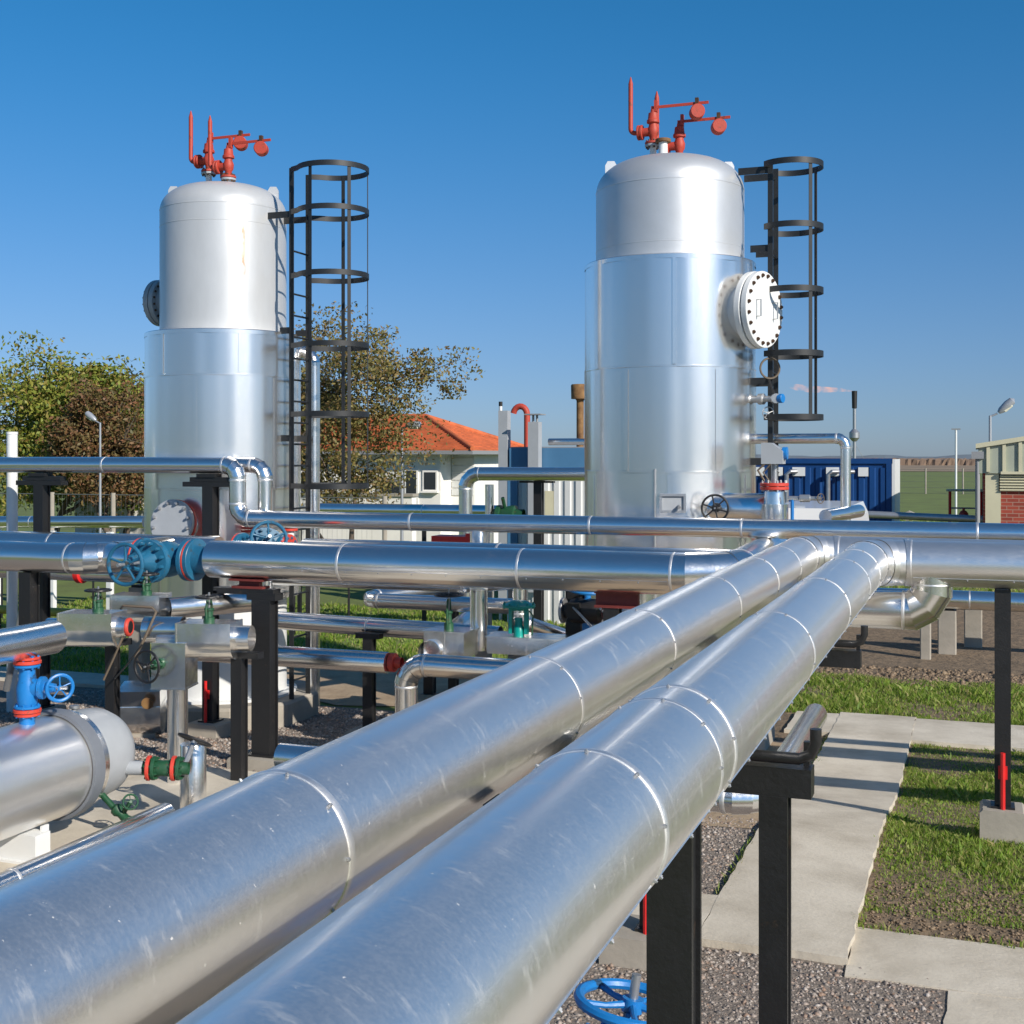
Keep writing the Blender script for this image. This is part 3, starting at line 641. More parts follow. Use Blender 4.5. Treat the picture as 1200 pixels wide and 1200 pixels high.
# insulated riser beside the left tank ladder
pipe('riser_pipe', 'insulated riser hugging the white-topped tank behind its ladder', [(-7.12, 12.78, -0.2), (-7.12, 12.78, 3.85), (-7.4, 12.78, 3.85)], 0.07, 0.16, sec=1.3, n=24, rings=False)

# ------------------------------------------------------------------ relief valves with lever and weight
def relief(label, x, y, zb, ztop, s=1.0, out=0.24, up=0.52, arm=0.56):
    th = Th('relief_valve', label, 'valve', (x, y, zb), 'red relief valves'); b = V((x, y, 0)); X = V((1, 0, 0)); Z = V((0, 0, 1))
    th.part(MB().lathe(b+Z*(zb-0.08), Z, [(0, 0.035), (ztop-zb+0.08, 0.035), (ztop-zb+0.08, 0)], 16), 'nozzle', 'white')
    f = th.part(MB().disc(b+Z*(ztop+0.012), Z, 0.085, 0.024, 20), 'flange', 'grey_paint'); th.part(MB().disc(b+Z*(ztop+0.04), Z, 0.085, 0.024, 20), 'flange', 'red')
    bolts(th, b+Z*(ztop+0.025), Z, 0.066, 8, 0.011, 0.085, 'bolt', f)
    z = ztop+0.05
    th.part(MB().lathe(b+Z*z, Z, [(0, 0.035), (0.05, 0.038), (0.08, 0.056), (0.13, 0.06), (0.17, 0.045), (0.19, 0.043), (0.2, 0.066), (0.225, 0.066), (0.24, 0.054), (0.3, 0.048), (0.31, 0.028), (0.34, 0.024), (0.345, 0)], 20), 'body', 'red')
    zo = z+0.11
    th.part(MB().lathe(b+Z*zo, -X, [(0, 0.045), (0.11, 0.045)], 16), 'outlet', 'red'); fo = th.part(MB().disc(b+Z*zo-X*0.12, X, 0.078, 0.026, 20), 'outlet_flange', 'red'); th.part(MB().disc(b+Z*zo-X*0.152, X, 0.078, 0.024, 20), 'outlet_flange', 'red')
    pts = [b+Z*zo-X*0.15]+[b+Z*zo-X*(out-0.05)-X*(0.05*math.sin(a))+Z*(0.05-0.05*math.cos(a)) for a in np.linspace(0, math.pi/2, 6)]+[b+Z*(zo+up)-X*out]
    th.part(MB().tube(pts, 0.024, 14), 'vent_pipe', 'red')
    th.part(MB().lathe(b+Z*(zo+up)-X*out, Z, [(-0.001, 0.024), (0.07, 0.005), (0.07, 0)], 14), 'vent_tip', 'red')
    zl = z+0.36
    th.part(MB().box(b+Z*(zl+0.01)+X*0.03, (0.03, 0.05, 0.12)), 'fulcrum', 'red')
    th.part(MB().box(b+Z*zl+X*(arm/2-0.02), (arm, 0.014, 0.028)), 'lever', 'red')
    xw = arm-0.14
    w = th.part(MB().disc(b+Z*(zl-0.09)+X*xw, (0.35, -0.94, 0), 0.075, 0.12, 24, 0.008), 'weight', 'red')
    th.part(MB().box(b+Z*(zl+0.01)+X*xw, (0.035, 0.04, 0.09)), 'clamp', 'bolt', w)
    return th
relief('taller relief valve on the white-topped tank', LT[0]-0.21, LT[1]+0.02, 5.66, 5.86)
relief('lower relief valve on the white-topped tank, beside its lifting lug', LT[0]+0.16, LT[1]-0.15, 5.64, 5.73)
relief('taller relief valve on the silver-painted tank', RT[0]-0.17, RT[1]-0.02, 5.68, 5.86, arm=0.6)
relief('lower relief valve on the silver-painted tank', RT[0]+0.08, RT[1]+0.1, 5.68, 5.72, arm=0.55)
th = Th('capped_nozzle', 'short white capped nozzle between the relief valves of the white-topped tank', 'nozzle', (LT[0]-0.03, LT[1]+0.12, 5.64)); b = V((LT[0]-0.03, LT[1]+0.12, 5.64))
th.part(MB().lathe(b, (0, 0, 1), [(0, 0.04), (0.2, 0.04)], 16), 'neck', 'white'); th.part(MB().disc(b+V((0, 0, 0.21)), (0, 0, 1), 0.08, 0.05, 20), 'flange', 'rust')
th = Th('capped_nozzle', 'short white capped nozzle between the relief valves of the silver-painted tank', 'nozzle', (RT[0]-0.04, RT[1]-0.12, 5.64)); b = V((RT[0]-0.04, RT[1]-0.12, 5.64))
th.part(MB().lathe(b, (0, 0, 1), [(0, 0.05), (0.24, 0.045)], 16), 'neck', 'white'); th.part(MB().disc(b+V((0, 0, 0.25)), (0, 0, 1), 0.08, 0.035, 20), 'flange', 'rust')

# ------------------------------------------------------------------ MAIN PIPES
RB = 0.161
pipe('main_pipe', 'foreground aluminium-clad pipe with riveted side seam, turning into the riveted cross header', [(-0.74, -0.6, 1.89), (-0.74, 9.45, 1.89), (8.5, 9.45, 1.89)], RB, 0.30, joints=[0, 1.5, 3.07, 3.65, 3.84, 5.52, 6.97, 8.2, 9.0, 9.75], m='alu_big', n=96, seam=R(-40), ring_screws=True, screws=True, sec=1.9, base=(-0.74, 4.0, 1.72))
pipe('main_pipe', 'aluminium-clad pipe with streaky dirt marks running beside the riveted one', [(-1.367, -0.6, 1.825), (-1.367, 10.75, 1.825), (8.5, 10.75, 1.825)], 0.164, 0.30, joints=[0, 1.4, 2.92, 4.54, 5.9, 7.5, 8.9, 10.0, 11.05], m='alu_big', n=96, sec=2.2, seam=R(-62), screws=True, ring_screws=True, base=(-1.367, 4.0, 1.68))
pipe('header_pipe', 'long shiny header from the blue valve, bending toward the silver tank', [(-6.27, 9.45, 1.757), (-1.74, 9.45, 1.757), (-1.74, 12.1, 1.80)], RB, 0.42, m='alu', n=64, sec=1.55, caps=(True, False), gores=4, base=(-5.7, 9.45, 1.6), seam=R(-22), screws=True)
pipe('header_pipe', 'second shiny header lying just behind the long one', [(-6.0, 10.6, 1.71), (-1.9, 10.6, 1.71)], RB, m='alu', n=48, sec=1.7, caps=(True, False), base=(-5.0, 10.6, 1.55))
pipe('header_pipe', 'shiny header with a lobster-back elbow left of the blue handwheel', [(-12.5, 9.45, 1.72), (-7.48, 9.45, 1.72), (-7.48, 10.5, 1.72)], 0.14, 0.28, m='alu', n=56, sec=1.5, gores=5, base=(-8.5, 9.45, 1.58))
pipe('header_pipe', 'shiny header running behind the lobster-back elbow', [(-13, 10.6, 1.72), (-6.95, 10.6, 1.72)], 0.15, m='alu', n=48, sec=1.9, caps=(False, True), base=(-8.5, 10.6, 1.57))
pipe('overhead_pipe', 'slim overhead pipe stepping down beside the white-topped tank', [(-13.5, 11.1, 2.56), (-7.06, 11.1, 2.56), (-7.06, 11.1, 2.02), (8.5, 11.1, 2.02)], 0.084, 0.15, m='alu', n=40, sec=1.75, gores=4, base=(-9.5, 11.1, 2.47))
pipe('riser_pipe', 'short double riser next to the step of the overhead pipe', [(-9.0, 11.3, 2.56), (-6.86, 11.3, 2.56), (-6.86, 11.3, 0.9)], 0.075, 0.15, m='alu', n=32, sec=1.6, gores=4, base=(-6.86, 11.3, 0.9))
pipe('lower_pipe', 'low pipe curling up into the riveted cross header through a wide mitred elbow', [(-1.7, 9.45, 1.55), (-0.30, 9.45, 1.55), (-0.30, 9.45, 1.86)], 0.136, 0.19, m='alu', n=56, gores=3, sec=0.75, base=(-1.2, 9.45, 1.41))
pipe('lower_pipe', 'low pipe on concrete pillars behind the riveted cross header', [(-6.0, 19.7, 0.54), (10, 19.7, 0.54)], 0.14, m='alu', n=40, sec=2.0, base=(0, 19.7, 0.4))
pipe('drop_pipe', 'bent pipe tucked under the main pipes beside the path gravel', [(-3.2, 5.42, 1.18), (-0.86, 5.42, 1.18), (-0.86, 7.35, 1.18)], 0.063, 0.16, m='alu', n=40, sec=1.2, gores=4, caps=(False, True), base=(-2.0, 5.42, 1.11))

# ------------------------------------------------------------------ black posts
def post(label, x, y, ztop, w=0.13, dx=0.0, block=None, arms=None, m='black', group='black pipe support posts', tag=None, hor=True, d=None):
    g = gz(y); zb = g+(block[2] if block else 0); d = d or w
    th = Th('support_post', label, 'post', (x, y, g), group)
    # I-section column: web and two flanges
    p = th.part(MB().box((x, y-d/2+0.008, (zb+ztop)/2), (w, 0.016, ztop-zb)).box((x, y+d/2-0.008, (zb+ztop)/2), (w, 0.016, ztop-zb)).box((x, y, (zb+ztop)/2), (w*0.8, d-0.033, ztop-zb-0.004)), 'column', m)
    th.part(MB().box((x, y, zb+0.008), (w*1.5, d*1.5, 0.016)), 'base_plate', m)
    if block:
        th.part(MB().extrude([(-block[0]/2, 0), (block[0]/2, 0), (block[0]/2, block[2]-0.02), (block[0]/2-0.02, block[2]), (-block[0]/2+0.02, block[2]), (-block[0]/2, block[2]-0.02)], (x, y-block[1]/2, g), (1, 0, 0), (0, 0, 1), (0, block[1], 0)), 'footing', 'concrete', angle=20)
    if arms:
        a0, a1, h = arms
        th.part(MB().box((x+(a0+a1)/2, y, ztop+h/2), (a1-a0, d*0.95, h)), 'cross_beam', m)
    if tag:
        zt, side = tag
        t = th.part(MB().box((x+side*0.0, y-d/2-0.012, zt), (0.06, 0.018, 0.09)), 'red_clamp', 'tag_red')
        th.part(MB().tube([(x, y-d/2-0.03, zt+0.14), (x, y-d/2-0.03, zt-0.28)], 0.016, 8), 'earth_rod', 'tag_red', t)
    return th
post('plain black post without bracket under the riveted main pipe', -0.72, 3.15, 1.722, 0.115, d=0.12, arms=(-0.5, -0.06, 0.012))
def hooked(th, x, y, z):
    th.part(MB().tube([(x-0.36, y-0.02, z+0.035), (x-0.05, y-0.02, z+0.035), (x-0.015, y-0.02, z+0.05), (x, y-0.02, z+0.085), (x, y-0.02, z+0.13)], 0.018, 10), 'hook', 'black')
    th.part(MB().box((x-0.035, y+0.05, z-0.01), (0.018, 0.025, 0.17)), 'stop_plate', 'black')
p5 = post('black post with a hooked bracket under the riveted main pipe', -0.59, 3.98, 1.60, 0.088, arms=(-0.9, 0.115, 0.09)); hooked(p5, -0.46, 3.95, 1.69)
p6 = post('thin black post with a red clamp on a low concrete footing, half hidden by pipes', -1.62, 6.5, 1.60, 0.085, block=(0.45, 0.35, 0.16), tag=(0.42, 0), arms=(-0.1, 1.08, 0.085)); hooked(p6, -0.52, 6.47, 1.685)
post('slim black post with red clamp on a concrete block in the grass', 0.17, 9.45, 1.725, 0.105, block=(0.30, 0.30, 0.24), tag=(0.46, 0))
p10 = post('sturdy twin-flanged black post carrying the long header', -5.74, 9.45, 1.42, 0.18, block=(0.5, 0.4, 0.12), d=0.14, arms=(-0.14, 0.14, 0.06))
p10.part(MB().box((-5.92, 9.45, 1.49), (0.6, 0.12, 0.05)).box((-6.2, 9.45, 1.44), (0.04, 0.12, 0.09)), 'corbel', 'black')
single(MB().box((-5.88, 9.45, 1.525), (0.3, 0.13, 0.02)).box((-5.88, 9.45, 1.558), (0.2, 0.05, 0.05)).box((-5.88, 9.45, 1.59), (0.34, 0.16, 0.018)), 'pipe_shoe', 'oxide', 'dark red pipe shoe on the sturdy post', 'pipe shoe', (-5.88, 9.45, 1.515))
single(MB().box((-2.62, 9.5, 1.545), (0.34, 0.05, 0.10)).box((-2.62, 9.5, 1.486), (0.34, 0.14, 0.018)).box((-2.62, 9.5, 1.595), (0.34, 0.14, 0.018)), 'pipe_shoe', 'oxide', 'dark red pipe shoe under the header near the teal actuator', 'pipe shoe', (-2.62, 9.5, 1.477))
post('black post under the dark red shoe near the teal actuator', -2.66, 9.5, 1.476, 0.12, block=(0.3, 0.3, 0.1))
for x, lab in ((-9.52, 'black T-topped post in front of the dense tree'), (-7.38, 'black T-topped post in front of the white-topped tank')):
    t = post(lab, x, 11.1, 2.34, 0.125, block=(0.36, 0.36, 0.16), arms=(-0.30, 0.30, 0.05), tag=(0.22, 0) if x > -8 else None)
    t.part(MB().box((x+0.03, 11.1, 2.415), (0.5, 0.1, 0.045)).box((x-0.02, 11.1, 2.455), (0.22, 0.13, 0.035)), 'pipe_saddle', 'black')
post('black post under the header with the lobster-back elbow', -8.25, 9.45, 1.58, 0.13, block=(0.3, 0.3, 0.1))
post('black post carrying the capped valve cover', -6.62, 8.55, 1.12, 0.085, block=(0.25, 0.25, 0.05), arms=(-0.16, 0.16, 0.05))
post('black post carrying the octagonal valve cover beside the sturdy post', -5.62, 8.86, 1.02, 0.10, arms=(-0.1, 0.2, 0.05))
post('short black post on a concrete footing by the pipe with the red flange', -5.62, 11.2, 0.86, 0.10, block=(0.36, 0.36, 0.2), arms=(-0.13, 0.13, 0.05))
post('short black stand behind the elbow pipe', -4.35, 11.0, 0.62, 0.12, block=(0.3, 0.3, 0.1), arms=(-0.3, 0.3, 0.06))
post('black post behind the teal actuator', -3.62, 11.6, 1.72, 0.15)
post('rusty-topped black post under the pipe at the blue cabin', -6.4, 18.6, 2.24, 0.13, arms=(-0.3, 0.25, 0.06))
# concrete pillars under the low rear pipe
for x, y, h, w, lab in ((-0.69, 19.1, 0.36, 0.15, 'slender concrete pillar under the low rear pipe'), (-0.41, 19.75, 0.38, 0.26, 'square concrete pillar with a black pad behind the riveted cross header'), (-0.05, 20.6, 0.33, 0.26, 'further concrete pillar behind the riveted cross header'),
                        (-5.2, 13.2, 1.16, 0.16, 'concrete pillar beside the pipe with the U-bend'), (-4.95, 13.6, 1.16, 0.16, 'concrete pillar just behind the U-bend pillar'), (-8.85, 11.9, 1.18, 0.18, 'concrete pillar under the red-flanged low pipe'), (-8.45, 12.0, 1.1, 0.13, 'narrow leaning concrete pillar next to the white-topped tank')):
    th = Th('concrete_pillar', lab, 'pillar', (x, y, gz(y)), 'concrete pillars')
    th.part(MB().extrude([(-w/2+.015, -w/2), (w/2-.015, -w/2), (w/2, -w/2+.015), (w/2, w/2-.015), (w/2-.015, w/2), (-w/2+.015, w/2), (-w/2, w/2-.015), (-w/2, -w/2+.015)], (x, y, gz(y)), (1, 0, 0), (0, 1, 0), (0, 0, h-gz(y)-0.0)), 'shaft', 'concrete', angle=20)
    th.part(MB().box((x, y, h+0.012), (w*0.7, w*0.7, 0.03)), 'pad', 'black')

# ------------------------------------------------------------------ blue gate valves
gate_valve('gate_valve', 'big petrol-blue gate valve with red gaskets and a wheel facing out', (-6.74, 9.45, 1.74), (1, 0, 0), (0, -1, 0.0), 1.0, 'blue', 'flange_red', half=0.24, R1=0.185, wheelR=0.17, stemL=0.58, group='blue gate valves', rp=0.12)
th = Th('pipe_neck', 'petrol-blue neck joining the big valve to the long header', 'pipe neck', (-6.35, 9.45, 1.6))
th.part(MB().lathe((-6.48, 9.45, 1.745), (1, 0, 0), [(0.0, 0.12), (0.24, 0.12)], 28), 'neck', 'blue'); th.part(MB().disc((-6.435, 9.45, 1.745), (1, 0, 0), 0.185, 0.04), 'flange', 'blue')
gate_valve('gate_valve', 'petrol-blue gate valve half hidden behind the long header', (-6.45, 10.6, 1.73), (1, 0, 0), (0.45, -0.6, 0.25), 1.0, 'blue', 'flange_red', half=0.24, R1=0.18, wheelR=0.16, stemL=0.5, group='blue gate valves', rp=0.12)
th = Th('pipe_reducer', 'tapered shiny reducer between elbow and the big blue valve', 'pipe', (-7.2, 9.45, 1.6))
th.part(MB().lathe((-7.46, 9.6, 1.725), (1, -0.3, 0), [(0.0, 0.13), (0.15, 0.13), (0.36, 0.10), (0.46, 0.10)], 36), 'cone', 'alu')
# horizontal vessel with blue angle valve
vx = -5.92
th = Th('pressure_vessel', 'fat horizontal aluminium-clad vessel with a grey domed end on a concrete pad', 'vessel', (vx, 6.5, 0.03))
th.part(MB().lathe((vx, 2.5, 0.54), (0, 1, 0), [(0, 0), (0, 0.345), (4.55, 0.345)], 72), 'cladding', 'alu_big')
th.part(MB().lathe((vx, 6.99, 0.54), (0, 1, 0), [(0, 0.35), (0.0, 0.372), (0.03, 0.375), (0.1, 0.375), (0.115, 0.36)], 72), 'end_band', 'ring_grey')
th.part(MB().lathe((vx, 7.07, 0.54), (0, 1, 0), [(0, 0.36), (0.09, 0.355)], 72), 'end_band', 'alu_box')
hd = th.part(MB().lathe((vx, 7.15, 0.54), (0, 1, 0), [(0, 0.32), (0.22, 0.32), (0.32, 0.31), (0.40, 0.27), (0.45, 0.2), (0.48, 0.1), (0.485, 0)], 64), 'end_cap', 'grey_paint', angle=60)
th.part(MB().lathe((vx, 7.23, 0.85), (0, 0, 1), [(0, 0.02), (0.04, 0.02), (0.04, 0.035), (0.06, 0.035), (0.06, 0)], 12), 'plug', 'steel', hd)
for y in (4.3, 6.62):
    th.part(MB().box((vx, y, 0.12), (0.5, 0.14, 0.18)).box((vx, y, 0.035), (0.6, 0.2, 0.02)).box((vx+0.2, y+0.075, 0.14), (0.02, 0.06, 0.2)), 'saddle', 'white')
nz = th.part(MB().lathe((vx+0.2, 7.41, 0.45), (0.92, 0.38, -0.02), [(0, 0.05), (0.2, 0.05)], 18), 'nozzle', 'grey_paint')
th2 = th
d = V((0.92, 0.38, -0.02)).normalized(); p0 = V((vx+0.2, 7.41, 0.45))+d*0.18
th = Th('flanged_valve', 'dark green valve with red flange rims screwed to the vessel nozzle', 'valve', p0-V((0, 0, 0.1)))
th.part(MB().lathe(p0, d, [(0, 0), (0, 0.045), (0.05, 0.045), (0.08, 0.062), (0.16, 0.055), (0.25, 0.062), (0.28, 0.045), (0.34, 0.045)], 24), 'body', 'green')
for t in (0.06, 0.235):
    f = th.part(MB().disc(p0+d*t, d, 0.088, 0.026, 28), 'flange', 'flange_red'); th.part(MB().disc(p0+d*(t+0.035), d, 0.084, 0.026, 28), 'flange', 'green'); bolts(th, p0+d*(t+0.02), d, 0.07, 8, 0.009, 0.09, 'green', f)
handwheel(th, p0+d*0.25+V((0.02, 0.2, 0.16)), (0.2, 0.5, 1), 0.12, 'black'); th.part(MB().tube([p0+d*0.3, p0+d*0.25+V((0.02, 0.2, 0.16))], 0.02, 8), 'stem', 'steel')
pb = V((-5.48, 7.92, 0))
pipe('stub_pipe', 'short upright aluminium stub with flat lid beside the green valve', [(pb.x+0.05, pb.y+0.02, 0.03), (pb.x+0.05, pb.y+0.02, 0.53)], 0.095, sec=2, n=36, caps=(False, True), rings=False)
th = Th('drain_valve', 'small dark green drain valve hanging off the vessel end', 'valve', (vx+0.25, 7.28, 0.05)); a = V((vx+0.22, 7.25, 0.3))
th.part(MB().tube([a, a+V((0.12, 0.0, -0.1)), a+V((0.34, 0.02, -0.27))], 0.022, 10), 'body', 'green')
th.part(MB().lathe(a+V((0.1, 0, -0.07)), (0.75, 0, -0.6), [(0, 0.022), (0.02, 0.045), (0.05, 0.045), (0.07, 0.03), (0.12, 0.03), (0.14, 0.04), (0.17, 0.04), (0.18, 0.022)], 12), 'union', 'green')
handwheel(th, a+V((0.25, -0.02, -0.02)), (0.75, -0.55, 0.35), 0.05, 'green', rim=0.14); th.part(MB().tube([a+V((0.17, 0, -0.12)), a+V((0.25, -0.02, -0.02))], 0.016, 8), 'stem', 'green')
# blue angle valve on top of the vessel
c = V((vx+0.02, 6.74, 1.09)); th = Th('angle_valve', 'bright blue upright valve with red flange rims on the fat vessel', 'valve', (c.x, c.y, 0.87))
th.part(MB().lathe(c-V((0, 0, 0.25)), (0, 0, 1), [(0, 0), (0, 0.05), (0.1, 0.05), (0.14, 0.06), (0.2, 0.066), (0.28, 0.07), (0.33, 0.058), (0.38, 0.052), (0.5, 0.05), (0.55, 0.05), (0.55, 0)], 28), 'body', 'bright_blue')
for z in (-0.12, 0.2):
    sg = 1 if z < 0 else -1
    f = th.part(MB().disc(c+V((0, 0, z)), (0, 0, 1), 0.09, 0.024, 32), 'flange', 'flange_red'); th.part(MB().disc(c+V((0, 0, z+sg*0.024)), (0, 0, 1), 0.084, 0.018, 32), 'flange', 'bright_blue', f); th.part(MB().disc(c+V((0, 0, z-sg*0.025)), (0, 0, 1), 0.084, 0.018, 32), 'flange', 'flange_red', f); bolts(th, c+V((0, 0, z)), (0, 0, 1), 0.072, 8, 0.008, 0.085, 'bright_blue', f)
sd = V((0.95, 0.3, 0)).normalized(); th.part(MB().lathe(c+V((0, 0, 0.03)), sd, [(0, 0.055), (0.08, 0.06), (0.09, 0.075), (0.115, 0.075), (0.12, 0.04), (0.19, 0.028), (0.2, 0)], 20), 'bonnet', 'bright_blue')
th.part(MB().tube([c+V((0, 0, 0.03)), c+sd*0.27+V((0, 0, 0.03))], 0.012, 8), 'stem', 'steel'); handwheel(th, c+sd*0.22+V((0, 0, 0.03)), sd+V((0, -0.9, 0)), 0.085, 'bright_blue', rim=0.15)
pipe('branch_pipe', 'capped aluminium-clad pipe ending above the bright blue upright valve', [(vx, 3.0, 1.42), (vx, 7.02, 1.42)], 0.115, m='alu', n=44, sec=1.7, caps=(False, True), base=(vx, 5.5, 1.3))
pipe('floor_pipe', 'low shiny pipe lying on the pad beside the vessel', [(-5.35, 3.2, 0.14), (-5.35, 7.5, 0.14)], 0.075, n=32, sec=1.4, caps=(False, True), base=(-5.35, 6, 0.06))
pipe('floor_pipe', 'second low shiny pipe lying on the pad nearer the main pipes', [(-5.10, 3.2, 0.12), (-5.10, 7.5, 0.12)], 0.06, n=32, sec=1.6, caps=(False, True), base=(-5.1, 6, 0.06))
# blue valve low under the main pipes
gate_valve('gate_valve', 'bright blue valve low beneath the riveted main pipe', (-1.06, 3.85, 0.60), (1, 0, 0), (0.12, 0.1, 1), 0.95, 'bright_blue', 'flange_red', half=0.2, R1=0.18, wheelR=0.18, stemL=0.32, group='blue gate valves', rp=0.11)
pipe('drop_pipe', 'shiny pipe feeding the low bright blue valve from the left', [(-2.6, 3.85, 0.60), (-1.27, 3.85, 0.60)], 0.11, n=40, sec=0.6, base=(-2.0, 3.85, 0.45))

# ------------------------------------------------------------------ aluminium valve covers on the left
def cover(name, label, prof, o, u, w, d, m='alu_box', caps=True, group='folded aluminium valve covers'):
    th = Th(name, label, 'cover', V(o)+V(d)*0.5, group); o, u, w, d = V(o), V(u), V(w), V(d); n = len(prof)
    mb = MB(); b = 0
    for k in (0, 1):
        for (x, y) in prof: mb.v.append(o+u*x+w*y+d*k)
    mb.bridge(0, n, n); th.part(mb, 'jacket', m, angle=50)
    dn_ = d.normalized()
    for k in (0, 1):
        q = MB(); 
        q.extrude([(x*1.03, y*1.03) for x, y in prof], o+d*k-dn_*(0.006), u, w, dn_*0.012); th.part(q, 'end_panel', m)
    return th
def round_prof(r, top, n=12):
    return [(r, top), (r, 0)]+[(r*math.cos(a), -r*math.sin(a)) for a in np.linspace(0.12, math.pi-0.12, n)]+[(-r, 0), (-r, top)]
X_, Y_, Z_ = V((1, 0, 0)), V((0, 1, 0)), V((0, 0, 1))
dv = V((0.97, 0.24, 0)).normalized(); uv = V((-0.24, 0.97, 0)).normalized()
cover('valve_cover', 'boxy round-bottomed valve cover with an open red port at its end', round_prof(0.15, 0.13), (-6.90, 8.33, 1.27), uv, Z_, dv*0.44)
th = Th('open_port', 'dark open pipe port with red rim on the round-bottomed cover', 'pipe port', (-6.42, 8.45, 1.2))
th.part(MB().lathe(V((-6.47, 8.44, 1.28)), dv, [(0, 0.09), (0.07, 0.075), (0.07, 0)], 24), 'cone', 'alu_box'); th.part(MB().torus(V((-6.39, 8.46, 1.28)), dv, 0.06, 0.016, 24, 8), 'rim', 'flange_red'); th.part(MB().disc(V((-6.385, 8.46, 1.28)), dv, 0.05, 0.02, 20), 'bore', 'rubber')
cover('valve_cover', 'valve cover with flat top behind the round-bottomed one', round_prof(0.14, 0.12), (-6.88, 8.95, 1.36), uv, Z_, dv*0.42)
cover('valve_cover', 'octagonal valve cover with a flared end beside the sturdy post', round_prof(0.155, 0.14), (-6.02, 8.66, 1.18), uv, Z_, dv*0.44)
cover('valve_cover', 'upright square valve cover above the slim vertical pipe', [(0.14, -0.14), (0.14, 0.14), (-0.14, 0.14), (-0.14, -0.14)], (-6.07, 8.62, 0.80), dv, uv, Z_*0.36)
pipe('branch_pipe', 'short blue-tinted shiny pipe between two valve covers', [(-6.32, 8.585, 1.25), (-6.02, 8.66, 1.25)], 0.105, n=36, sec=1, base=(-6.2, 8.6, 1.14))
pipe('branch_pipe', 'shiny pipe leaving the octagonal cover behind the sturdy post', [(-5.6, 8.77, 1.19), (-5.47, 8.80, 1.19)], 0.10, n=36, sec=0.25, base=(-5.4, 8.8, 1.09))
pipe('branch_pipe', 'thick silvery pipe leading back from the rear valve cover', [(-6.45, 9.06, 1.36), (-5.95, 9.9, 1.36)], 0.09, n=36, sec=1, base=(-6.3, 9.3, 1.27))
pipe('stub_pipe', 'grey plastic-looking stub leaving the round-bottomed cover', [(-7.05, 8.29, 1.26), (-6.90, 8.33, 1.26)], 0.085, n=28, m='alu_box', sec=1, rings=False, caps=(True, False), base=(-7.0, 8.3, 1.17))
pipe('stub_pipe', 'slim vertical pipe below the upright square cover', [(-6.05, 8.63, 0.0), (-6.05, 8.63, 0.80)], 0.08, n=36, sec=2, rings=False)
stem_valve('stem_valve', 'green stem valve on the round-bottomed valve cover', (-6.66, 8.42, 1.40), Z_, 0.17, 0.10, group='stem valves')
stem_valve('stem_valve', 'green stem valve on the rear flat-topped cover', (-6.62, 9.0, 1.48), Z_, 0.17, 0.10, group='stem valves')
stem_valve('stem_valve', 'green stem valve on the octagonal cover beside the sturdy post', (-5.80, 8.70, 1.32), Z_, 0.2, 0.105, group='stem valves')
stem_valve('stem_valve', 'black three-spoke wheel facing out from the upright square cover', (-6.10, 8.48, 1.0), (-0.12, -0.99, 0), 0.16, 0.125, group='stem valves', spokes=3)
th = Th('cable', 'brown cable looping over the valve covers', 'cable', (-6.3, 8.5, 1.1))
th.part(MB().tube([(-6.5, 8.5, 1.42), (-6.44, 8.45, 1.45), (-6.2, 8.5, 1.44), (-6.16, 8.5, 1.41), (-6.24, 8.46, 1.2), (-6.3, 8.42, 1.05), (-6.22, 8.42, 0.93)], 0.011, 7), 'strand', 'brown_cable'); th.part(MB().tube([(-6.42, 8.42, 1.2), (-6.5, 8.40, 1.02), (-6.56, 8.36, 0.86)], 0.009, 6), 'strand', 'brown_cable'); th.part(MB().tube([(-6.25, 8.44, 1.15), (-6.36, 8.38, 0.98), (-6.44, 8.34, 0.88)], 0.008, 6), 'strand', 'rubber')
th = Th('discarded_cover', 'torn folded aluminium cover lying on the gravel by the plinth', 'cover', (-7.85, 10.6, gz(10.6)))
rm = Matrix.Rotation(R(25), 3, 'Z') @ Matrix.Rotation(R(8), 3, 'X'); c = V((-7.85, 10.6, gz(10.6)))
th.part(MB().box(c+V((0, 0, 0.42)), (0.42, 0.36, 0.20), rm), 'upper_half', 'alu_box'); th.part(MB().extrude(round_prof(0.16, 0.16), c+V((-0.16, -0.1, 0.2)), rm @ Y_, Z_, rm @ X_*0.4), 'lower_half', 'alu_box'); th.part(MB().disc(c+rm @ V((0.1, -0.19, 0.42)), rm @ Y_, 0.06, 0.02, 16), 'torn_insulation', 'rust')
th.part(MB().box(c+V((0, 0, 0.04)), (0.3, 0.25, 0.08), rm), 'timber_block', 'concrete')

# ------------------------------------------------------------------ mid-ground low pipes between the tanks
pipe('low_pipe', 'capped low pipe with a dark end facing a red flange', [(-7.4, 10.3, 0.79), (-4.98, 10.3, 0.79)], 0.095, n=36, sec=2.2, caps=(False, True), base=(-6, 10.3, 0.7))
single(MB().disc((-4.95, 10.34, 0.79), (1, 0, 0), 0.085, 0.05, 24).lathe((-4.98, 10.34, 0.79), (1, 0, 0), [(0, 0.05), (0.12, 0.05)], 16), 'flange', 'flange_red', 'small red flange at the capped low pipe', 'flange', (-4.95, 10.34, 0.7))
pipe('low_pipe', 'shiny pipe dropping into the ground through a ribbed elbow', [(-2.6, 10.3, 0.79), (-4.80, 10.3, 0.79), (-4.80, 10.3, gz(10.3))], 0.10, 0.2, n=40, sec=1.1, gores=6, base=(-4.8, 10.3, gz(10.3)))
pipe('low_pipe', 'shiny pipe slanting in from the back to the insulated box', [(-5.1, 12.6, 0.92), (-4.72, 10.62, 0.86)], 0.10, n=36, sec=1.5, base=(-4.9, 11.5, 0.75))
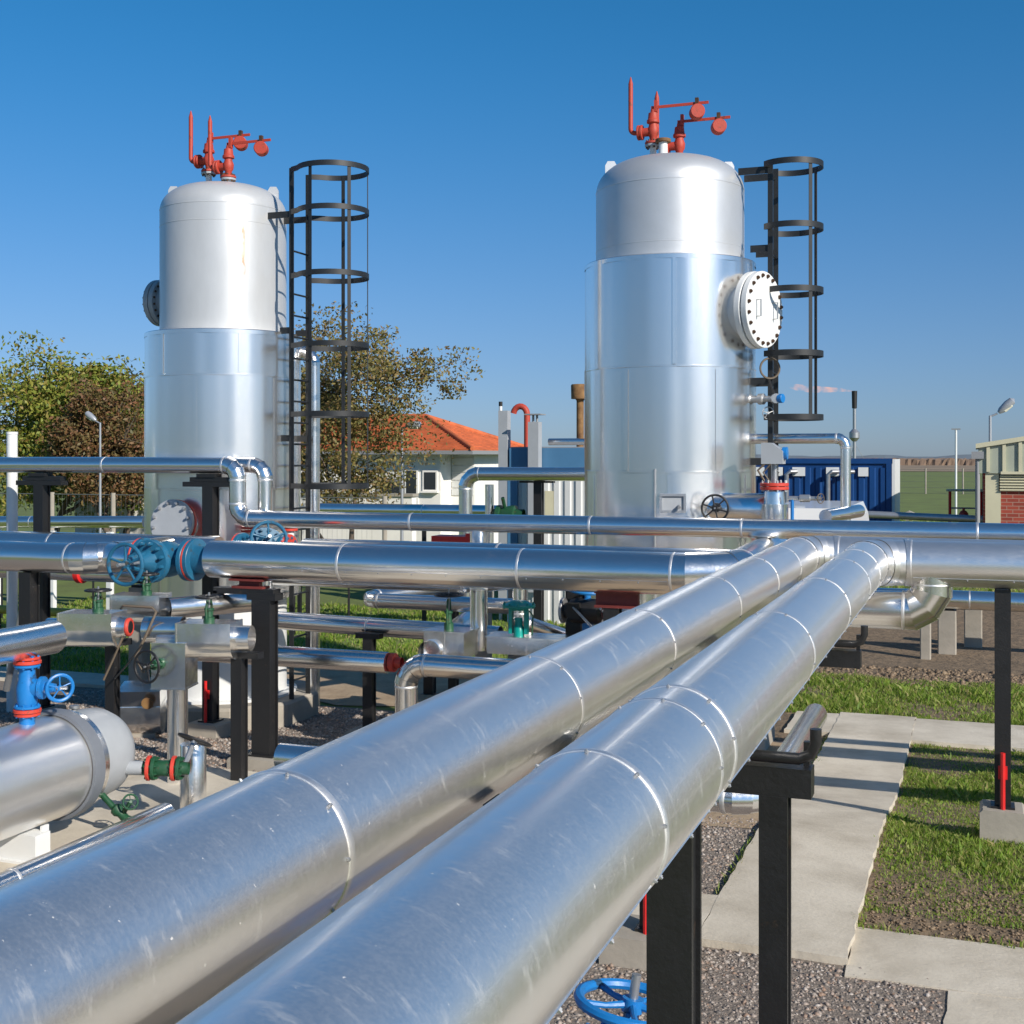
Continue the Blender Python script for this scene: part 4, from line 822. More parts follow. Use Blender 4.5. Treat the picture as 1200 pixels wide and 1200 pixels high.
pipe('low_pipe', 'long dull pipe passing behind the sturdy post', [(-6.9, 11.35, 0.97), (-4.3, 11.35, 0.93)], 0.09, n=36, sec=1.4, base=(-5.5, 11.35, 0.86))
pipe('low_pipe', 'shiny pipe making a U-bend below the long header', [(-5.0, 14.0, 1.22), (-6.25, 12.1, 1.12), (-4.4, 12.1, 1.12)], 0.078, 0.16, n=32, sec=1.3, gores=6, base=(-5.5, 12.1, 1.04))
pipe('low_pipe', 'thin shiny pipe right below the long header with a mitred end', [(-7.0, 11.7, 1.36), (-4.75, 11.7, 1.36), (-4.3, 12.3, 1.36)], 0.07, 0.14, n=28, sec=1.6, base=(-6, 11.7, 1.29))
single(MB().tube([(-16, 14.2, 0.5), (-5.4, 14.2, 0.5)], 0.06, 16), 'gas_pipe', 'yellow', 'thin yellow gas pipe running low above the grass', 'pipe', (-10, 14.2, 0.44))
for i, (x, lab) in enumerate(((-13.0, 'short black leg holding the yellow gas pipe by the dense tree'), (-10.6, 'short black leg holding the yellow gas pipe by the white-topped tank'), (-6.3, 'short black leg at the end of the yellow gas pipe'))):
    post(lab, x, 14.2, 0.43, 0.12, group='gas pipe legs')
pipe('riser_pipe', 'thick vertical riser dropping from the overhead pipe to the insulated box', [(-4.43, 11.13, 1.95), (-4.43, 11.13, 0.82)], 0.083, n=32, sec=0.5, base=(-4.43, 11.13, 0.8))
pipe('riser_pipe', 'slimmer riser with bent foot next to the thick vertical one', [(-4.13, 11.45, 1.6), (-4.13, 11.45, 1.06), (-3.8, 11.75, 0.9)], 0.072, 0.11, n=28, sec=0.5, gores=4, base=(-4.13, 11.45, 0.9))
for (x0, x1, z0, z1, y, lab) in ((-4.80, -4.40, 0.80, 1.03, 10.85, 'square insulated box below the green stem valve'), (-4.25, -3.5, 0.83, 0.98, 11.05, 'low insulated box below the teal actuator')):
    th = Th('insulation_box', lab, 'box', ((x0+x1)/2, y, z0), 'insulated boxes')
    th.part(MB().box(((x0+x1)/2, y, (z0+z1)/2), (x1-x0, 0.34, z1-z0)), 'casing', 'alu_box'); th.part(MB().box(((x0+x1)/2, y, z1+0.006), (x1-x0+0.03, 0.37, 0.012)), 'lid', 'alu_box')
    th.part(MB().box(((x0+x1)/2, y-0.172, (z0+z1)/2), (0.02, 0.008, z1-z0-0.01)), 'fold', 'alu_box')
stem_valve('stem_valve', 'green stem valve with black wheel on the square insulated box', (-4.62, 10.85, 1.04), Z_, 0.32, 0.13, group='stem valves')
th = Th('actuator', 'teal diaphragm actuator on the low insulated box', 'actuator', (-3.98, 11.0, 0.99)); b = V((-3.98, 11.0, 0.99))
th.part(MB().lathe(b, Z_, [(0, 0), (0, 0.05), (0.08, 0.05), (0.1, 0.035), (0.17, 0.035), (0.17, 0)], 18), 'yoke', 'teal')
for s in (-1, 1): th.part(MB().box(b+V((s*0.075, 0, 0.13)), (0.03, 0.06, 0.22)), 'pillar', 'teal')
th.part(MB().lathe(b+V((0, 0, 0.24)), Z_, [(0, 0), (0, 0.08), (0.025, 0.13), (0.03, 0.155), (0.05, 0.155), (0.055, 0.13), (0.085, 0.07), (0.09, 0)], 28), 'diaphragm_case', 'teal'); bolts(th, b+V((0, 0, 0.28)), Z_, 0.14, 10, 0.01, 0.05, 'teal')
th.part(MB().tube([b+V((0.12, -0.05, 0.24)), b+V((0.16, -0.06, 0.2)), b+V((0.15, -0.06, 0.02))], 0.007, 6), 'air_tube', 'green')
c = V((-3.42, 11.35, 1.2)); th = Th('control_valve', 'black control valve with blue handwheel behind the teal actuator', 'valve', (c.x, c.y, 0.9))
th.part(MB().lathe(c-X_*0.22, X_, [(0, 0), (0, 0.07), (0.05, 0.07), (0.06, 0.11), (0.1, 0.12), (0.3, 0.12), (0.34, 0.11), (0.36, 0.07), (0.42, 0.07)], 20), 'body', 'black'); th.part(MB().lathe(c-Z_*0.2, Z_, [(-0.12, 0.05), (0.3, 0.06), (0.32, 0.03), (0.4, 0.03)], 16), 'stem_housing', 'bright_blue')
handwheel(th, c+Z_*0.22, (0.1, -0.15, 1), 0.19, 'bright_blue', rim=0.1); th.part(MB().disc(c-X_*0.24, X_, 0.12, 0.03), 'flange', 'steel')
th.part(MB().box(c+V((-0.1, -0.1, 0.02)), (0.12, 0.1, 0.14)), 'positioner', 'rubber'); th.part(MB().tube([c+V((-0.1, -0.14, 0.05)), c+V((0.1, -0.24, -0.1)), c+V((0.2, -0.2, -0.3))], 0.012, 6), 'tubing', 'steel')
stem_valve('stem_valve', 'green stem valve with grey wheel near the black control valve', (-3.12, 11.2, 0.95), Z_, 0.3, 0.13, wm='steel', group='stem valves')
post('red painted post behind the black control valve', -3.16, 11.6, 1.5, 0.09, m='tag_red', group='red posts')
stem_valve('stem_valve', 'small dark red wheel valve under the header shoe', (-2.72, 9.95, 1.38), (-0.7, -0.6, 0.1), 0.14, 0.06, wm='oxide', m='steel', group='stem valves')
pipe('stub_pipe', 'grey upright pipe in the shade behind the control valve', [(-3.0, 11.75, gz(11.75)), (-3.0, 11.75, 1.6)], 0.12, n=32, m='alu_box', sec=2, rings=False)
pipe('rear_pipe', 'shiny rear pipe with a drop elbow in front of the blue cabin', [(-4.4, 18.4, 2.38), (-7.55, 18.4, 2.38), (-7.55, 18.4, 0.2)], 0.105, 0.24, n=36, sec=2.0, gores=4, base=(-7.55, 18.4, 0.2))
pipe('rear_pipe', 'second drop pipe tight behind the elbow at the blue cabin', [(-7.28, 18.75, 2.2), (-7.28, 18.75, 0.2)], 0.07, n=24, sec=2.0, base=(-7.28, 18.75, 0.2))
pipe('rear_pipe', 'low horizontal silver pipe at the foot of the white house', [(-13.0, 23.5, 1.55), (-8.1, 22.6, 1.6)], 0.12, n=24, sec=2.4, base=(-10, 23, 1.4))
pipe('rear_pipe', 'brownish low pipe before the street lamp', [(-11.8, 19.6, 1.62), (-8.3, 19.6, 1.62)], 0.05, n=20, sec=9, m='alu_box', caps=(True, True), base=(-10, 19.6, 1.5))
for x, lab in ((-11.2, 'thin stand of the brownish pipe on the house side'), (-8.8, 'thin stand of the brownish pipe on the cabin side')): post(lab, x, 19.6, 1.57, 0.06, group='thin stands')
th = Th('flanged_valve', 'dark green flanged valve lying before the blue cabin', 'valve', (-7.0, 18.75, 1.6)); th.part(MB().lathe((-7.2, 18.75, 1.72), X_, [(0, 0.1), (0.05, 0.1), (0.06, 0.16), (0.12, 0.16), (0.13, 0.12), (0.3, 0.16), (0.36, 0.16), (0.37, 0.1), (0.5, 0.1)], 20), 'body', 'green'); th.part(MB().tube([(-7.0, 18.75, 1.75), (-7.0, 18.6, 2.0)], 0.03, 8), 'stem', 'green')
# low items glimpsed between the headers behind the blue valves
for x, y, z, lab in ((-7.2, 11.55, 1.90, 'round red flange pair under the overhead pipe'), (-6.75, 11.6, 1.92, 'second red flange pair under the overhead pipe')):
    th = Th('flange_pair', lab, 'flange', (x, y, z-0.1), 'red flange pairs'); th.part(MB().disc((x, y, z), Z_, 0.09, 0.025, 20), 'flange', 'flange_red'); th.part(MB().disc((x, y, z-0.035), Z_, 0.09, 0.025, 20), 'flange', 'flange_red'); th.part(MB().lathe((x, y, z-0.56), Z_, [(0, 0.05), (0.51, 0.05)], 14), 'pipe', 'white')
single(MB().box((-5.85, 14.0, 1.66), (0.55, 0.3, 0.08)).box((-5.62, 13.84, 1.62), (0.10, 0.05, 0.24)), 'red_cabinet', 'tag_red', 'red steel frame low behind the overhead pipe', 'frame', (-6.0, 14.0, 1.4))
post('black leg of the red steel frame', -5.9, 14.0, 1.62, 0.1, group='thin stands')
pipe('lower_pipe', 'low pipe with a red coupling below the lobster-back header', [(-12.5, 11.9, 1.31), (-8.35, 11.9, 1.31)], 0.09, n=32, sec=1.8, base=(-10, 11.9, 1.2))
single(MB().disc((-9.65, 11.9, 1.31), X_, 0.115, 0.07, 24), 'pipe_coupling', 'tag_red', 'bright red pipe coupling on the low pipe', 'coupling', (-9.65, 11.9, 1.2))
single(MB().tube([(-9.1, 10.4, 1.36), (-9.55, 10.6, 0.2)], 0.035, 12), 'brace_strut', 'steel', 'slanted steel strut below the lobster-back header', 'strut', (-9.55, 10.6, gz(10.6)))

# ------------------------------------------------------------------ instruments at the right tank
th = Th('side_nozzle', 'short fat clad nozzle leaving the silver tank toward the actuator', 'nozzle', (-2.1, 12.35, 1.9))
a = V((-2.5, 12.28, 2.14)); d = V((1, -0.02, 0)).normalized()
th.part(MB().lathe(a, d, [(-0.2, 0.155), (0.66, 0.155), (0.67, 0.15), (0.67, 0)], 40), 'cladding', 'alu')
stem_valve('stem_valve', 'black six-spoke wheel on the silver tank base', (-2.35, 12.10, 2.16), (0.1, -1, 0), 0.18, 0.125, group='stem valves', m='black', spokes=6)
c = V((-1.80, 12.1, 0)); th = Th('actuator', 'grey hooded actuator on a red flange beside the silver tank', 'actuator', (c.x, c.y, 1.7))
th.part(MB().lathe(c+Z_*1.7, Z_, [(0, 0.13), (0.5, 0.13), (0.5, 0.1), (0.62, 0.09), (0.62, 0)], 28), 'lower_casing', 'alu_box')
f = th.part(MB().disc(c+Z_*2.35, Z_, 0.135, 0.03, 28), 'flange', 'flange_red'); th.part(MB().disc(c+Z_*2.385, Z_, 0.135, 0.03, 28), 'flange', 'flange_red'); bolts(th, c+Z_*2.37, Z_, 0.115, 8, 0.012, 0.1, 'steel', f)
th.part(MB().lathe(c+Z_*2.40, Z_, [(0, 0.03), (0.24, 0.03)], 14), 'stem', 'steel')
th.part(MB().extrude([(-0.11, 0), (0.09, 0), (0.09, 0.12), (-0.02, 0.2), (-0.11, 0.2)], c+V((0, -0.1, 2.58)), X_, Z_, Y_*0.2), 'hood', 'grey_paint'); th.part(MB().disc(c+V((0.1, 0, 2.68)), X_, 0.06, 0.05, 20), 'end_cap', 'bright_blue')
th.part(MB().tube([c+V((-0.06, -0.08, 2.6)), c+V((-0.14, -0.1, 2.52)), c+V((-0.08, -0.1, 2.42))], 0.012, 6), 'cable', 'brown_cable'); th.part(MB().tube([c+V((-0.02, -0.1, 2.58)), c+V((-0.09, -0.1, 2.50)), c+V((-0.02, -0.1, 2.40))], 0.008, 6), 'cable', 'brown_cable')
pz = on_rt(0.80, 3.22); th = Th('level_transmitter', 'steel transmitter with a looped cable on the silver tank flank', 'instrument', pz)
dd = V((0.93, -0.35, 0)).normalized(); th.part(MB().lathe(pz-dd*0.05, dd, [(0, 0.05), (0.06, 0.05), (0.07, 0.035), (0.14, 0.035), (0.15, 0.055), (0.2, 0.055), (0.21, 0.03), (0.3, 0.03), (0.3, 0)], 16), 'neck', 'steel')
th.part(MB().disc(pz+dd*0.28, (0.3, -1, 0), 0.05, 0.1, 20), 'housing', 'steel'); th.part(MB().disc(pz+dd*0.34, dd, 0.045, 0.05, 20), 'cap', 'bright_blue')
th.part(MB().torus(pz+dd*0.22+Z_*0.3, (0.5, -0.85, 0), 0.1, 0.011, 28, 6), 'cable_loop', 'brown_cable'); th.part(MB().tube([pz+dd*0.2+Z_*0.22, pz+dd*0.24+Z_*0.1, pz+dd*0.28+Z_*0.03], 0.012, 6), 'cable', 'rubber'); handwheel(th, pz+dd*0.2-Z_*0.14, (0.6, -0.8, 0), 0.06, 'steel')
pipe('vent_line', 'slim silver pipe hooking down beside the cage ladder', [(-2.3, 12.9, 2.83), (-1.22, 12.9, 2.83), (-1.22, 12.9, 1.7)], 0.05, 0.09, n=28, sec=1.2, gores=5, base=(-1.22, 12.9, 1.7), rings=True)
pipe('stub_pipe', 'tilted capped silver pipe end beside the slim hooked pipe', [(-1.35, 12.3, 2.08), (-1.12, 13.2, 2.1)], 0.065, n=28, sec=2, rings=False, caps=(True, False), base=(-1.3, 12.5, 2.0))
th = Th('sample_valve', 'small steel sample valve with blue tube beside the red flange', 'valve', (-1.55, 12.0, 2.0)); th.part(MB().lathe((-1.66, 12.0, 2.26), X_, [(0, 0.02), (0.1, 0.02), (0.11, 0.035), (0.2, 0.035), (0.21, 0.02), (0.3, 0.02)], 12), 'body', 'steel'); handwheel(th, (-1.36, 12.0, 2.26), (0.8, -0.6, 0), 0.045, 'brown_cable'); th.part(MB().tube([(-1.62, 12.0, 2.27), (-1.62, 12.0, 1.9)], 0.016, 8), 'tube', 'bright_blue')

# ------------------------------------------------------------------ BACKGROUND: cabin, container, house, brick building
def corrugated(mb, x0, x1, y, z0, z1, pitch=0.2, depth=0.03):
    n = int((x1-x0)/pitch); p = []
    for i in range(n):
        xa = x0+(x1-x0)*i/n; w = (x1-x0)/n; p += [(xa, y), (xa+w*0.35, y), (xa+w*0.45, y-depth), (xa+w*0.9, y-depth)]
    p.append((x1, y)); b = len(mb.v)
    for z in (z0, z1):
        for (xx, yy) in p: mb.v.append(V((xx, yy, z)))
    k = len(p)
    for i in range(k-1): mb.f.append((b+i, b+i+1, b+k+i+1, b+k+i))
    return mb
G0 = -0.27
def shell_box(mb, x0, x1, y0, y1, z0, z1): return mb.box(((x0+x1)/2, (y0+y1)/2, (z0+z1)/2), (x1-x0, y1-y0, z1-z0))
th = Th('equipment_cabin', 'white ribbed equipment cabin with blue fascia behind the silver tank', 'building', (-6.1, 22.5, G0))
th.part(shell_box(MB(), -7.62, -4.6, 20.95, 24.5, G0, 2.45), 'core', 'cabin_white'); th.part(corrugated(MB(), -7.6, -4.6, 20.93, G0, 2.45), 'ribbed_wall', 'cabin_white', angle=15)
th.part(shell_box(MB(), -7.72, -4.5, 20.85, 24.6, 2.42, 2.80), 'fascia', 'cabin_blue'); th.part(shell_box(MB(), -7.76, -7.58, 20.86, 21.05, G0, 2.45), 'corner_post', 'cabin_blue'); th.part(shell_box(MB(), -7.70, -4.52, 20.87, 24.58, 2.80, 2.82), 'roof', 'grey_trim')
th.part(shell_box(MB(), -7.08, -6.92, 20.895, 20.935, 1.4, 2.05), 'stained_panel', 'cream')
for (x, y, z0, z1, w, lab) in ((-7.85, 20.95, 0.0, 3.46, 0.17, 'square grey duct rising at the cabin corner'), (-7.20, 20.72, 0.3, 3.25, 0.19, 'square grey duct with flat cap on the cabin front')):
    th = Th('duct', lab, 'duct', (x, y, z0), 'square ducts'); th.part(MB().box((x, y, (z0+z1)/2), (w, w, z1-z0)), 'shaft', 'grey_paint')
    if z1 < 3.4: th.part(MB().tube([(x-0.03, y, z1), (x-0.03, y, z1+0.12)], 0.02, 6).tube([(x+0.04, y, z1), (x+0.04, y, z1+0.12)], 0.02, 6), 'strut', 'grey_trim'); th.part(MB().box((x, y, z1+0.13), (0.3, 0.3, 0.02)), 'cap', 'grey_trim')
single(MB().tube([(-7.55, 21.3, 2.75), (-7.55, 21.3, 3.4)]+[(-7.68+0.13*math.cos(a), 21.3, 3.4+0.15*math.sin(a)) for a in np.linspace(0, R(170), 10)], 0.055, 16), 'gooseneck_vent', 'red', 'orange-red gooseneck vent on the cabin roof', 'vent', (-7.55, 21.3, 2.77))
th = Th('flue', 'thin white flue with black tip by the cabin corner', 'flue', (-7.98, 21.1, G0)); th.part(MB().tube([(-7.98, 21.1, G0), (-7.98, 21.1, 3.55)], 0.03, 10), 'tube', 'white'); th.part(MB().tube([(-7.98, 21.1, 3.55), (-7.98, 21.1, 3.63)], 0.034, 10), 'tip', 'rubber')
th = Th('chimney', 'rusty chimney with a wide drum cowl above the cabin', 'chimney', (-6.65, 21.6, 2.8)); th.part(MB().lathe((-6.65, 21.6, 2.8), Z_, [(0, 0.065), (0.85, 0.065), (0.86, 0.08), (0.9, 0.08)], 20), 'stack', 'rust'); th.part(MB().lathe((-6.65, 21.6, 3.68), Z_, [(0, 0), (0, 0.16), (0.24, 0.165), (0.26, 0.15), (0.26, 0)], 24), 'cowl', 'rust')
pipe('roof_pipe', 'silver pipe lying across the cabin roof', [(-7.1, 21.2, 2.91), (-4.9, 21.2, 2.91)], 0.06, n=20, sec=1.2, base=(-6, 21.2, 2.8))
# blue container
th = Th('container', 'dark blue container with white vent plates and bent silver pipes', 'container', (-5.0, 36.2, G0))
th.part(shell_box(MB(), -8.0, -2.14, 35.05, 37.4, G0, 2.5), 'body', 'cont_blue'); th.part(corrugated(MB(), -7.9, -2.25, 35.045, G0+0.1, 2.35, 0.28, 0.035), 'ribbed_side', 'cont_blue', angle=15)
th.part(shell_box(MB(), -8.05, -2.1, 35.0, 35.12, 2.46, 2.6), 'top_rail', 'cont_blue'); th.part(shell_box(MB(), -2.26, -2.12, 34.99, 35.13, G0, 2.46), 'corner_post', 'cont_blue'); th.part(shell_box(MB(), -2.115, -2.04, 35.0, 37.4, G0, 2.58), 'end_wall', 'white')
for x in (-5.65, -5.15, -4.55, -3.65, -2.85): th.part(MB().box((x, 34.985, 2.24), (0.34 if x != -2.85 else 0.26, 0.03, 0.24)), 'vent_plate', 'white')
for i, x in enumerate((-5.35, -4.85, -3.75, -3.35)):
    th.part(MB().tube([(x+0.25, 34.95, 2.24), (x+0.1, 34.8, 2.24), (x, 34.8, 2.16), (x, 34.8, 0.3)] if i < 3 else [(x+0.25, 34.95, 2.24), (x+0.1, 34.8, 2.24), (x, 34.8, 2.16), (x, 34.8, 1.25), (x-0.1, 34.8, 1.15), (x-0.5, 34.8, 1.15)], 0.06, 12), 'vent_pipe', 'steel')
# white van
th = Th('van', 'white van parked before the blue container, mostly hidden by pipes', 'van', (-2.9, 24.5, G0))
bx, by = -2.95, 25.0
prof = [(-0.85, 0.35), (0.85, 0.35), (0.88, 1.1), (0.8, 1.75), (0.7, 1.98), (-0.7, 1.98), (-0.8, 1.75), (-0.88, 1.1)]
th.part(MB().extrude(prof, (bx, by-1.6, G0), X_, Z_, Y_*4.2), 'body', 'van', angle=30)
th.part(MB().extrude([(-0.72, 1.2), (0.72, 1.2), (0.64, 1.72), (-0.64, 1.72)], (bx, by-1.615, G0), X_, Z_, Y_*0.02), 'rear_window', 'glass'); th.part(MB().box((bx, by-1.65, G0+0.45), (1.72, 0.1, 0.18)), 'bumper', 'grey_trim')
for sx in (-1, 1):
    th.part(MB().box((bx+sx*0.78, by-1.62, G0+0.95), (0.12, 0.04, 0.35)), 'tail_light', 'tag_red')
    for y in (by-0.9, by+1.8):
        w = th.part(MB().lathe((bx+sx*0.7, y, G0+0.33), X_*sx, [(0, 0), (0, 0.33), (0.2, 0.33), (0.21, 0.2)], 24), 'wheel', 'rubber'); th.part(MB().disc((bx+sx*0.9, y, G0+0.33), X_, 0.19, 0.03, 20), 'rim', 'steel', w)
# house
th = Th('house', 'white single-storey house with orange hipped tile roof behind the sparse tree', 'house', (-18, 40, G0))
hx0, hx1, hy0, hy1 = -23.5, -15.2, 36.9, 41.6
th.part(shell_box(MB(), hx0, -16.0, hy0, hy1, G0, 2.75), 'wall', 'plaster'); th.part(shell_box(MB(), -16.0, hx1, hy0+0.9, hy1, G0, 2.75), 'recessed_wall', 'plaster')
ex = 0.5; e0x, e1x, e0y, e1y = hx0-ex, hx1+ex, hy0-ex, hy1+ex; zr = 4.0; ry = (hy0+hy1)/2; hw = (e1y-e0y)/2
th.part(shell_box(MB(), e0x, e1x, e0y, e1y, 2.72, 2.84), 'eave', 'grey_trim')
rmb = MB(); rows = 22
def rp(t, side):   # hip roof point loops at height fraction t
    return (e0x+hw*t, e1x-hw*t, e0y+hw*t, e1y-hw*t, 2.85+(zr-2.85)*t)
for i in range(rows):
    a = rp(i/rows, 0); b = rp((i+1)/rows, 0); lift = 0.035
    A = [V((a[0], a[2], a[4]+lift)), V((a[1], a[2], a[4]+lift)), V((a[1], a[3], a[4]+lift)), V((a[0], a[3], a[4]+lift))]
    A0 = [V((a[0], a[2], a[4]-0.01)), V((a[1], a[2], a[4]-0.01)), V((a[1], a[3], a[4]-0.01)), V((a[0], a[3], a[4]-0.01))]
    B = [V((b[0], b[2], b[4])), V((b[1], b[2], b[4])), V((b[1], b[3], b[4])), V((b[0], b[3], b[4]))]
    base = len(rmb.v); rmb.v += A0+A+B
    for q in range(4):
        r_ = (q+1) % 4; rmb.f.append((base+q, base+r_, base+4+r_, base+4+q)); rmb.f.append((base+4+q, base+4+r_, base+8+r_, base+8+q))
rf = th.part(rmb, 'roof', 'roof', angle=10); th.part(MB().tube([(e0x+hw, ry, zr+0.02), (e1x-hw, ry, zr+0.02)], 0.09, 10), 'ridge_cap', 'roof', rf)
for x in (e0x, e1x):
    for y in (e0y, e1y): th.part(MB().tube([(x, y, 2.9), (e0x+hw if x == e0x else e1x-hw, ry, zr+0.02)], 0.08, 10), 'hip_cap', 'roof', rf)
for (x, w, z0, z1) in ((-20.6, 0.8, 0.6, 2.1), (-18.9, 0.7, 0.5, 2.0), (-17.0, 0.35, 0.7, 2.2), (-16.35, 0.4, 1.6, 2.15)):
    wdw = th.part(MB().box((x, hy0-0.01, (z0+z1)/2), (w+0.12, 0.06, z1-z0+0.12)), 'window_frame', 'plaster'); th.part(MB().box((x, hy0-0.035, (z0+z1)/2), (w, 0.03, z1-z0)), 'pane', 'glass', wdw); th.part(MB().box((x, hy0-0.08, z0-0.08), (w+0.2, 0.16, 0.05)), 'sill', 'plaster', wdw)
dr = th.part(MB().box((-17.75, hy0-0.02, 0.85), (0.95, 0.06, 2.2)), 'door', 'grey_trim'); th.part(MB().box((-17.75, hy0-0.055, 1.2), (0.7, 0.02, 1.3)), 'pane', 'glass', dr)
for k in range(5): th.part(MB().box((-15.6, hy0+0.88, 1.5+0.25*k), (0.75, 0.04, 0.2)), 'shutter_slat', 'cabin_white')
# brick building
th = Th('brick_building', 'brick outbuilding with cream ribbed parapet and louvre', 'building', (3, 33, G0))
x0, x1, y0, y1 = 0.14, 7.0, 30.0, 36.0
th.part(shell_box(MB(), x0, x1, y0+0.05, y1, G0, 2.3), 'side_wall', 'brick'); th.part(shell_box(MB(), 0.50, x1-0.02, y0, y0+0.1, G0, 1.88), 'brick_panel', 'brick'); th.part(shell_box(MB(), x0+0.04, 0.50, y0-0.02, y0+0.06, G0, 2.28), 'corner_pilaster', 'cream')
def slope(x): return 2.86+(x-x0)*0.16
th.part(MB().extrude([(x0-0.1, 2.28), (x1, 2.28), (x1, slope(x1)), (x0-0.1, slope(x0-0.1))], (0, y0-0.06, 0), X_, Z_, Y_*6.2), 'parapet', 'cream2')
for i in range(20):
    x = x0+0.1+i*0.33; th.part(MB().box((x, y0-0.085, (2.3+slope(x))/2), (0.07, 0.05, slope(x)-2.32)), 'rib', 'cream')
th.part(MB().extrude([(x0-0.16, slope(x0-0.16)), (x1, slope(x1)), (x1, slope(x1)+0.1), (x0-0.16, slope(x0-0.16)+0.1)], (0, y0-0.14, 0), X_, Z_, Y_*6.35), 'coping', 'cream')
th.part(MB().box((3.7, y0-0.1, 2.29), (6.4, 0.07, 0.06)), 'trim', 'cream')
lv = th.part(shell_box(MB(), 0.46, 6.5, y0-0.02, y0+0.02, 1.88, 2.26), 'louvre', 'grey_trim')
for k in range(6): th.part(MB().box((3.48, y0-0.05, 1.91+k*0.062), (6.0, 0.05, 0.022), Matrix.Rotation(R(35), 3, 'X')), 'louvre_slat', 'cream', lv)
th.part(MB().tube([(0.02, y0-0.02, G0), (0.02, y0-0.02, 2.6)], 0.05, 12), 'downpipe', 'grey_trim'); th.part(MB().box((0.02, y0-0.02, 2.68), (0.26, 0.2, 0.16)), 'rainwater_hopper', 'grey_trim')
# lamps
def street_lamp(label, x, y, h, dirx, tilt=0.5, s=1.0):
    th = Th('street_lamp', label, 'lamp', (x, y, G0), 'street lamps')
    th.part(MB().tube([(x, y, G0), (x, y, h)], [0.06*s, 0.04*s], 10), 'pole', 'lamp_grey'); th.part(MB().tube([(x, y, h-0.02), (x+dirx*0.2*s, y, h+0.06*s)], 0.03*s, 8), 'arm', 'lamp_grey')
    rm = Matrix.Rotation(-dirx*tilt, 3, 'Y'); c = V((x+dirx*0.45*s, y, h+(0.10+tilt*0.25)*s))
    th.part(MB().lathe(c-rm @ (X_*0.3*s*dirx), rm @ (X_*dirx), [(0, 0), (0, 0.05*s), (0.1*s, 0.10*s), (0.35*s, 0.13*s), (0.52*s, 0.11*s), (0.6*s, 0)], 16), 'lamp_head', 'lamp_grey'); th.part(MB().lathe(c-Z_*0.06*s-rm @ (X_*0.15*s*dirx), rm @ (X_*dirx), [(0, 0), (0.05*s, 0.09*s), (0.3*s, 0.1*s), (0.38*s, 0)], 14), 'lens', 'lens')
street_lamp('street lamp with tilted head sticking up above the brick outbuilding', 0.30, 32.0, 3.62, 1, 0.75, 0.8)
street_lamp('street lamp beside the orange-roofed house', -13.87, 29.5, 3.38, 1, 0.05, 0.75)
street_lamp('street lamp in front of the dense green tree', -19.4, 24.6, 3.45, -1, 0.6, 0.6)
th = Th('mast', 'thin white mast with crosspiece on the lawn', 'mast', (-0.9, 62, G0)); th.part(MB().tube([(-0.9, 62, G0), (-0.9, 62, 3.9)], 0.05, 8), 'pole', 'white'); th.part(MB().box((-0.9, 62, 3.92), (0.4, 0.1, 0.06)), 'crosspiece', 'grey_trim')
# flare stack
fx, fy = -13.2, 150.0
th = Th('flare_stack', 'slender flare stack with dark burner tip far beyond the container', 'flare stack', (fx, fy, G0)); th.part(MB().tube([(fx, fy, G0), (fx, fy, 8.2)], 0.2, 10), 'stack', 'steel'); th.part(MB().tube([(fx, fy, 8.2), (fx, fy, 10.2)], [0.28, 0.32], 10), 'burner_tip', 'rubber')
th.part(MB().tube([(fx, fy, 4.4), (fx, fy, 4.8), (fx, fy, 5.4), (fx, fy, 5.8)], [0.25, 0.6, 0.6, 0.25], 10), 'seal_drum', 'steel')
for a in (0, 2.1, 4.2): th.part(MB().tube([(fx, fy, 4.2), (fx+2.6*math.cos(a), fy+2.6*math.sin(a), G0)], 0.02, 5), 'guy_wire', 'wire')
fm = bpy.data.materials.new('flame'); fm.use_nodes = True; n = fm.node_tree.nodes; l = fm.node_tree.links
em = n.new('ShaderNodeEmission'); em.inputs[0].default_value = (1.0, 0.55, 0.42, 1); em.inputs[1].default_value = 0.8; tp = n.new('ShaderNodeBsdfTransparent'); mx = n.new('ShaderNodeMixShader'); nz_ = n.new('ShaderNodeTexNoise'); nz_.inputs['Scale'].default_value = 0.9; rr_ = n.new('ShaderNodeMapRange'); rr_.inputs[1].default_value = 0.42; rr_.inputs[2].default_value = 0.75; rr_.inputs[4].default_value = 0.5
tc = n.new('ShaderNodeTexCoord'); l.new(tc.outputs['Object'], nz_.inputs[0]); l.new(nz_.outputs[0], rr_.inputs[0]); l.new(rr_.outputs[0], mx.inputs[0]); l.new(tp.outputs[0], mx.inputs[1]); l.new(em.outputs[0], mx.inputs[2]); l.new(mx.outputs[0], n['Material Output'].inputs[0]); M['flame'] = fm
single(MB().tube([(fx-0.2, fy, 10.2), (fx-1.5, fy, 10.35), (fx-3.2, fy, 10.4), (fx-5.0, fy, 10.5), (fx-6.6, fy, 10.75), (fx-7.4, fy, 10.8)], [0.06, 0.22, 0.34, 0.42, 0.4, 0.08], 10), 'gas_flame', 'flame', 'pale pink gas flame blown sideways off the flare stack', 'flame', (fx, fy, 10.2))
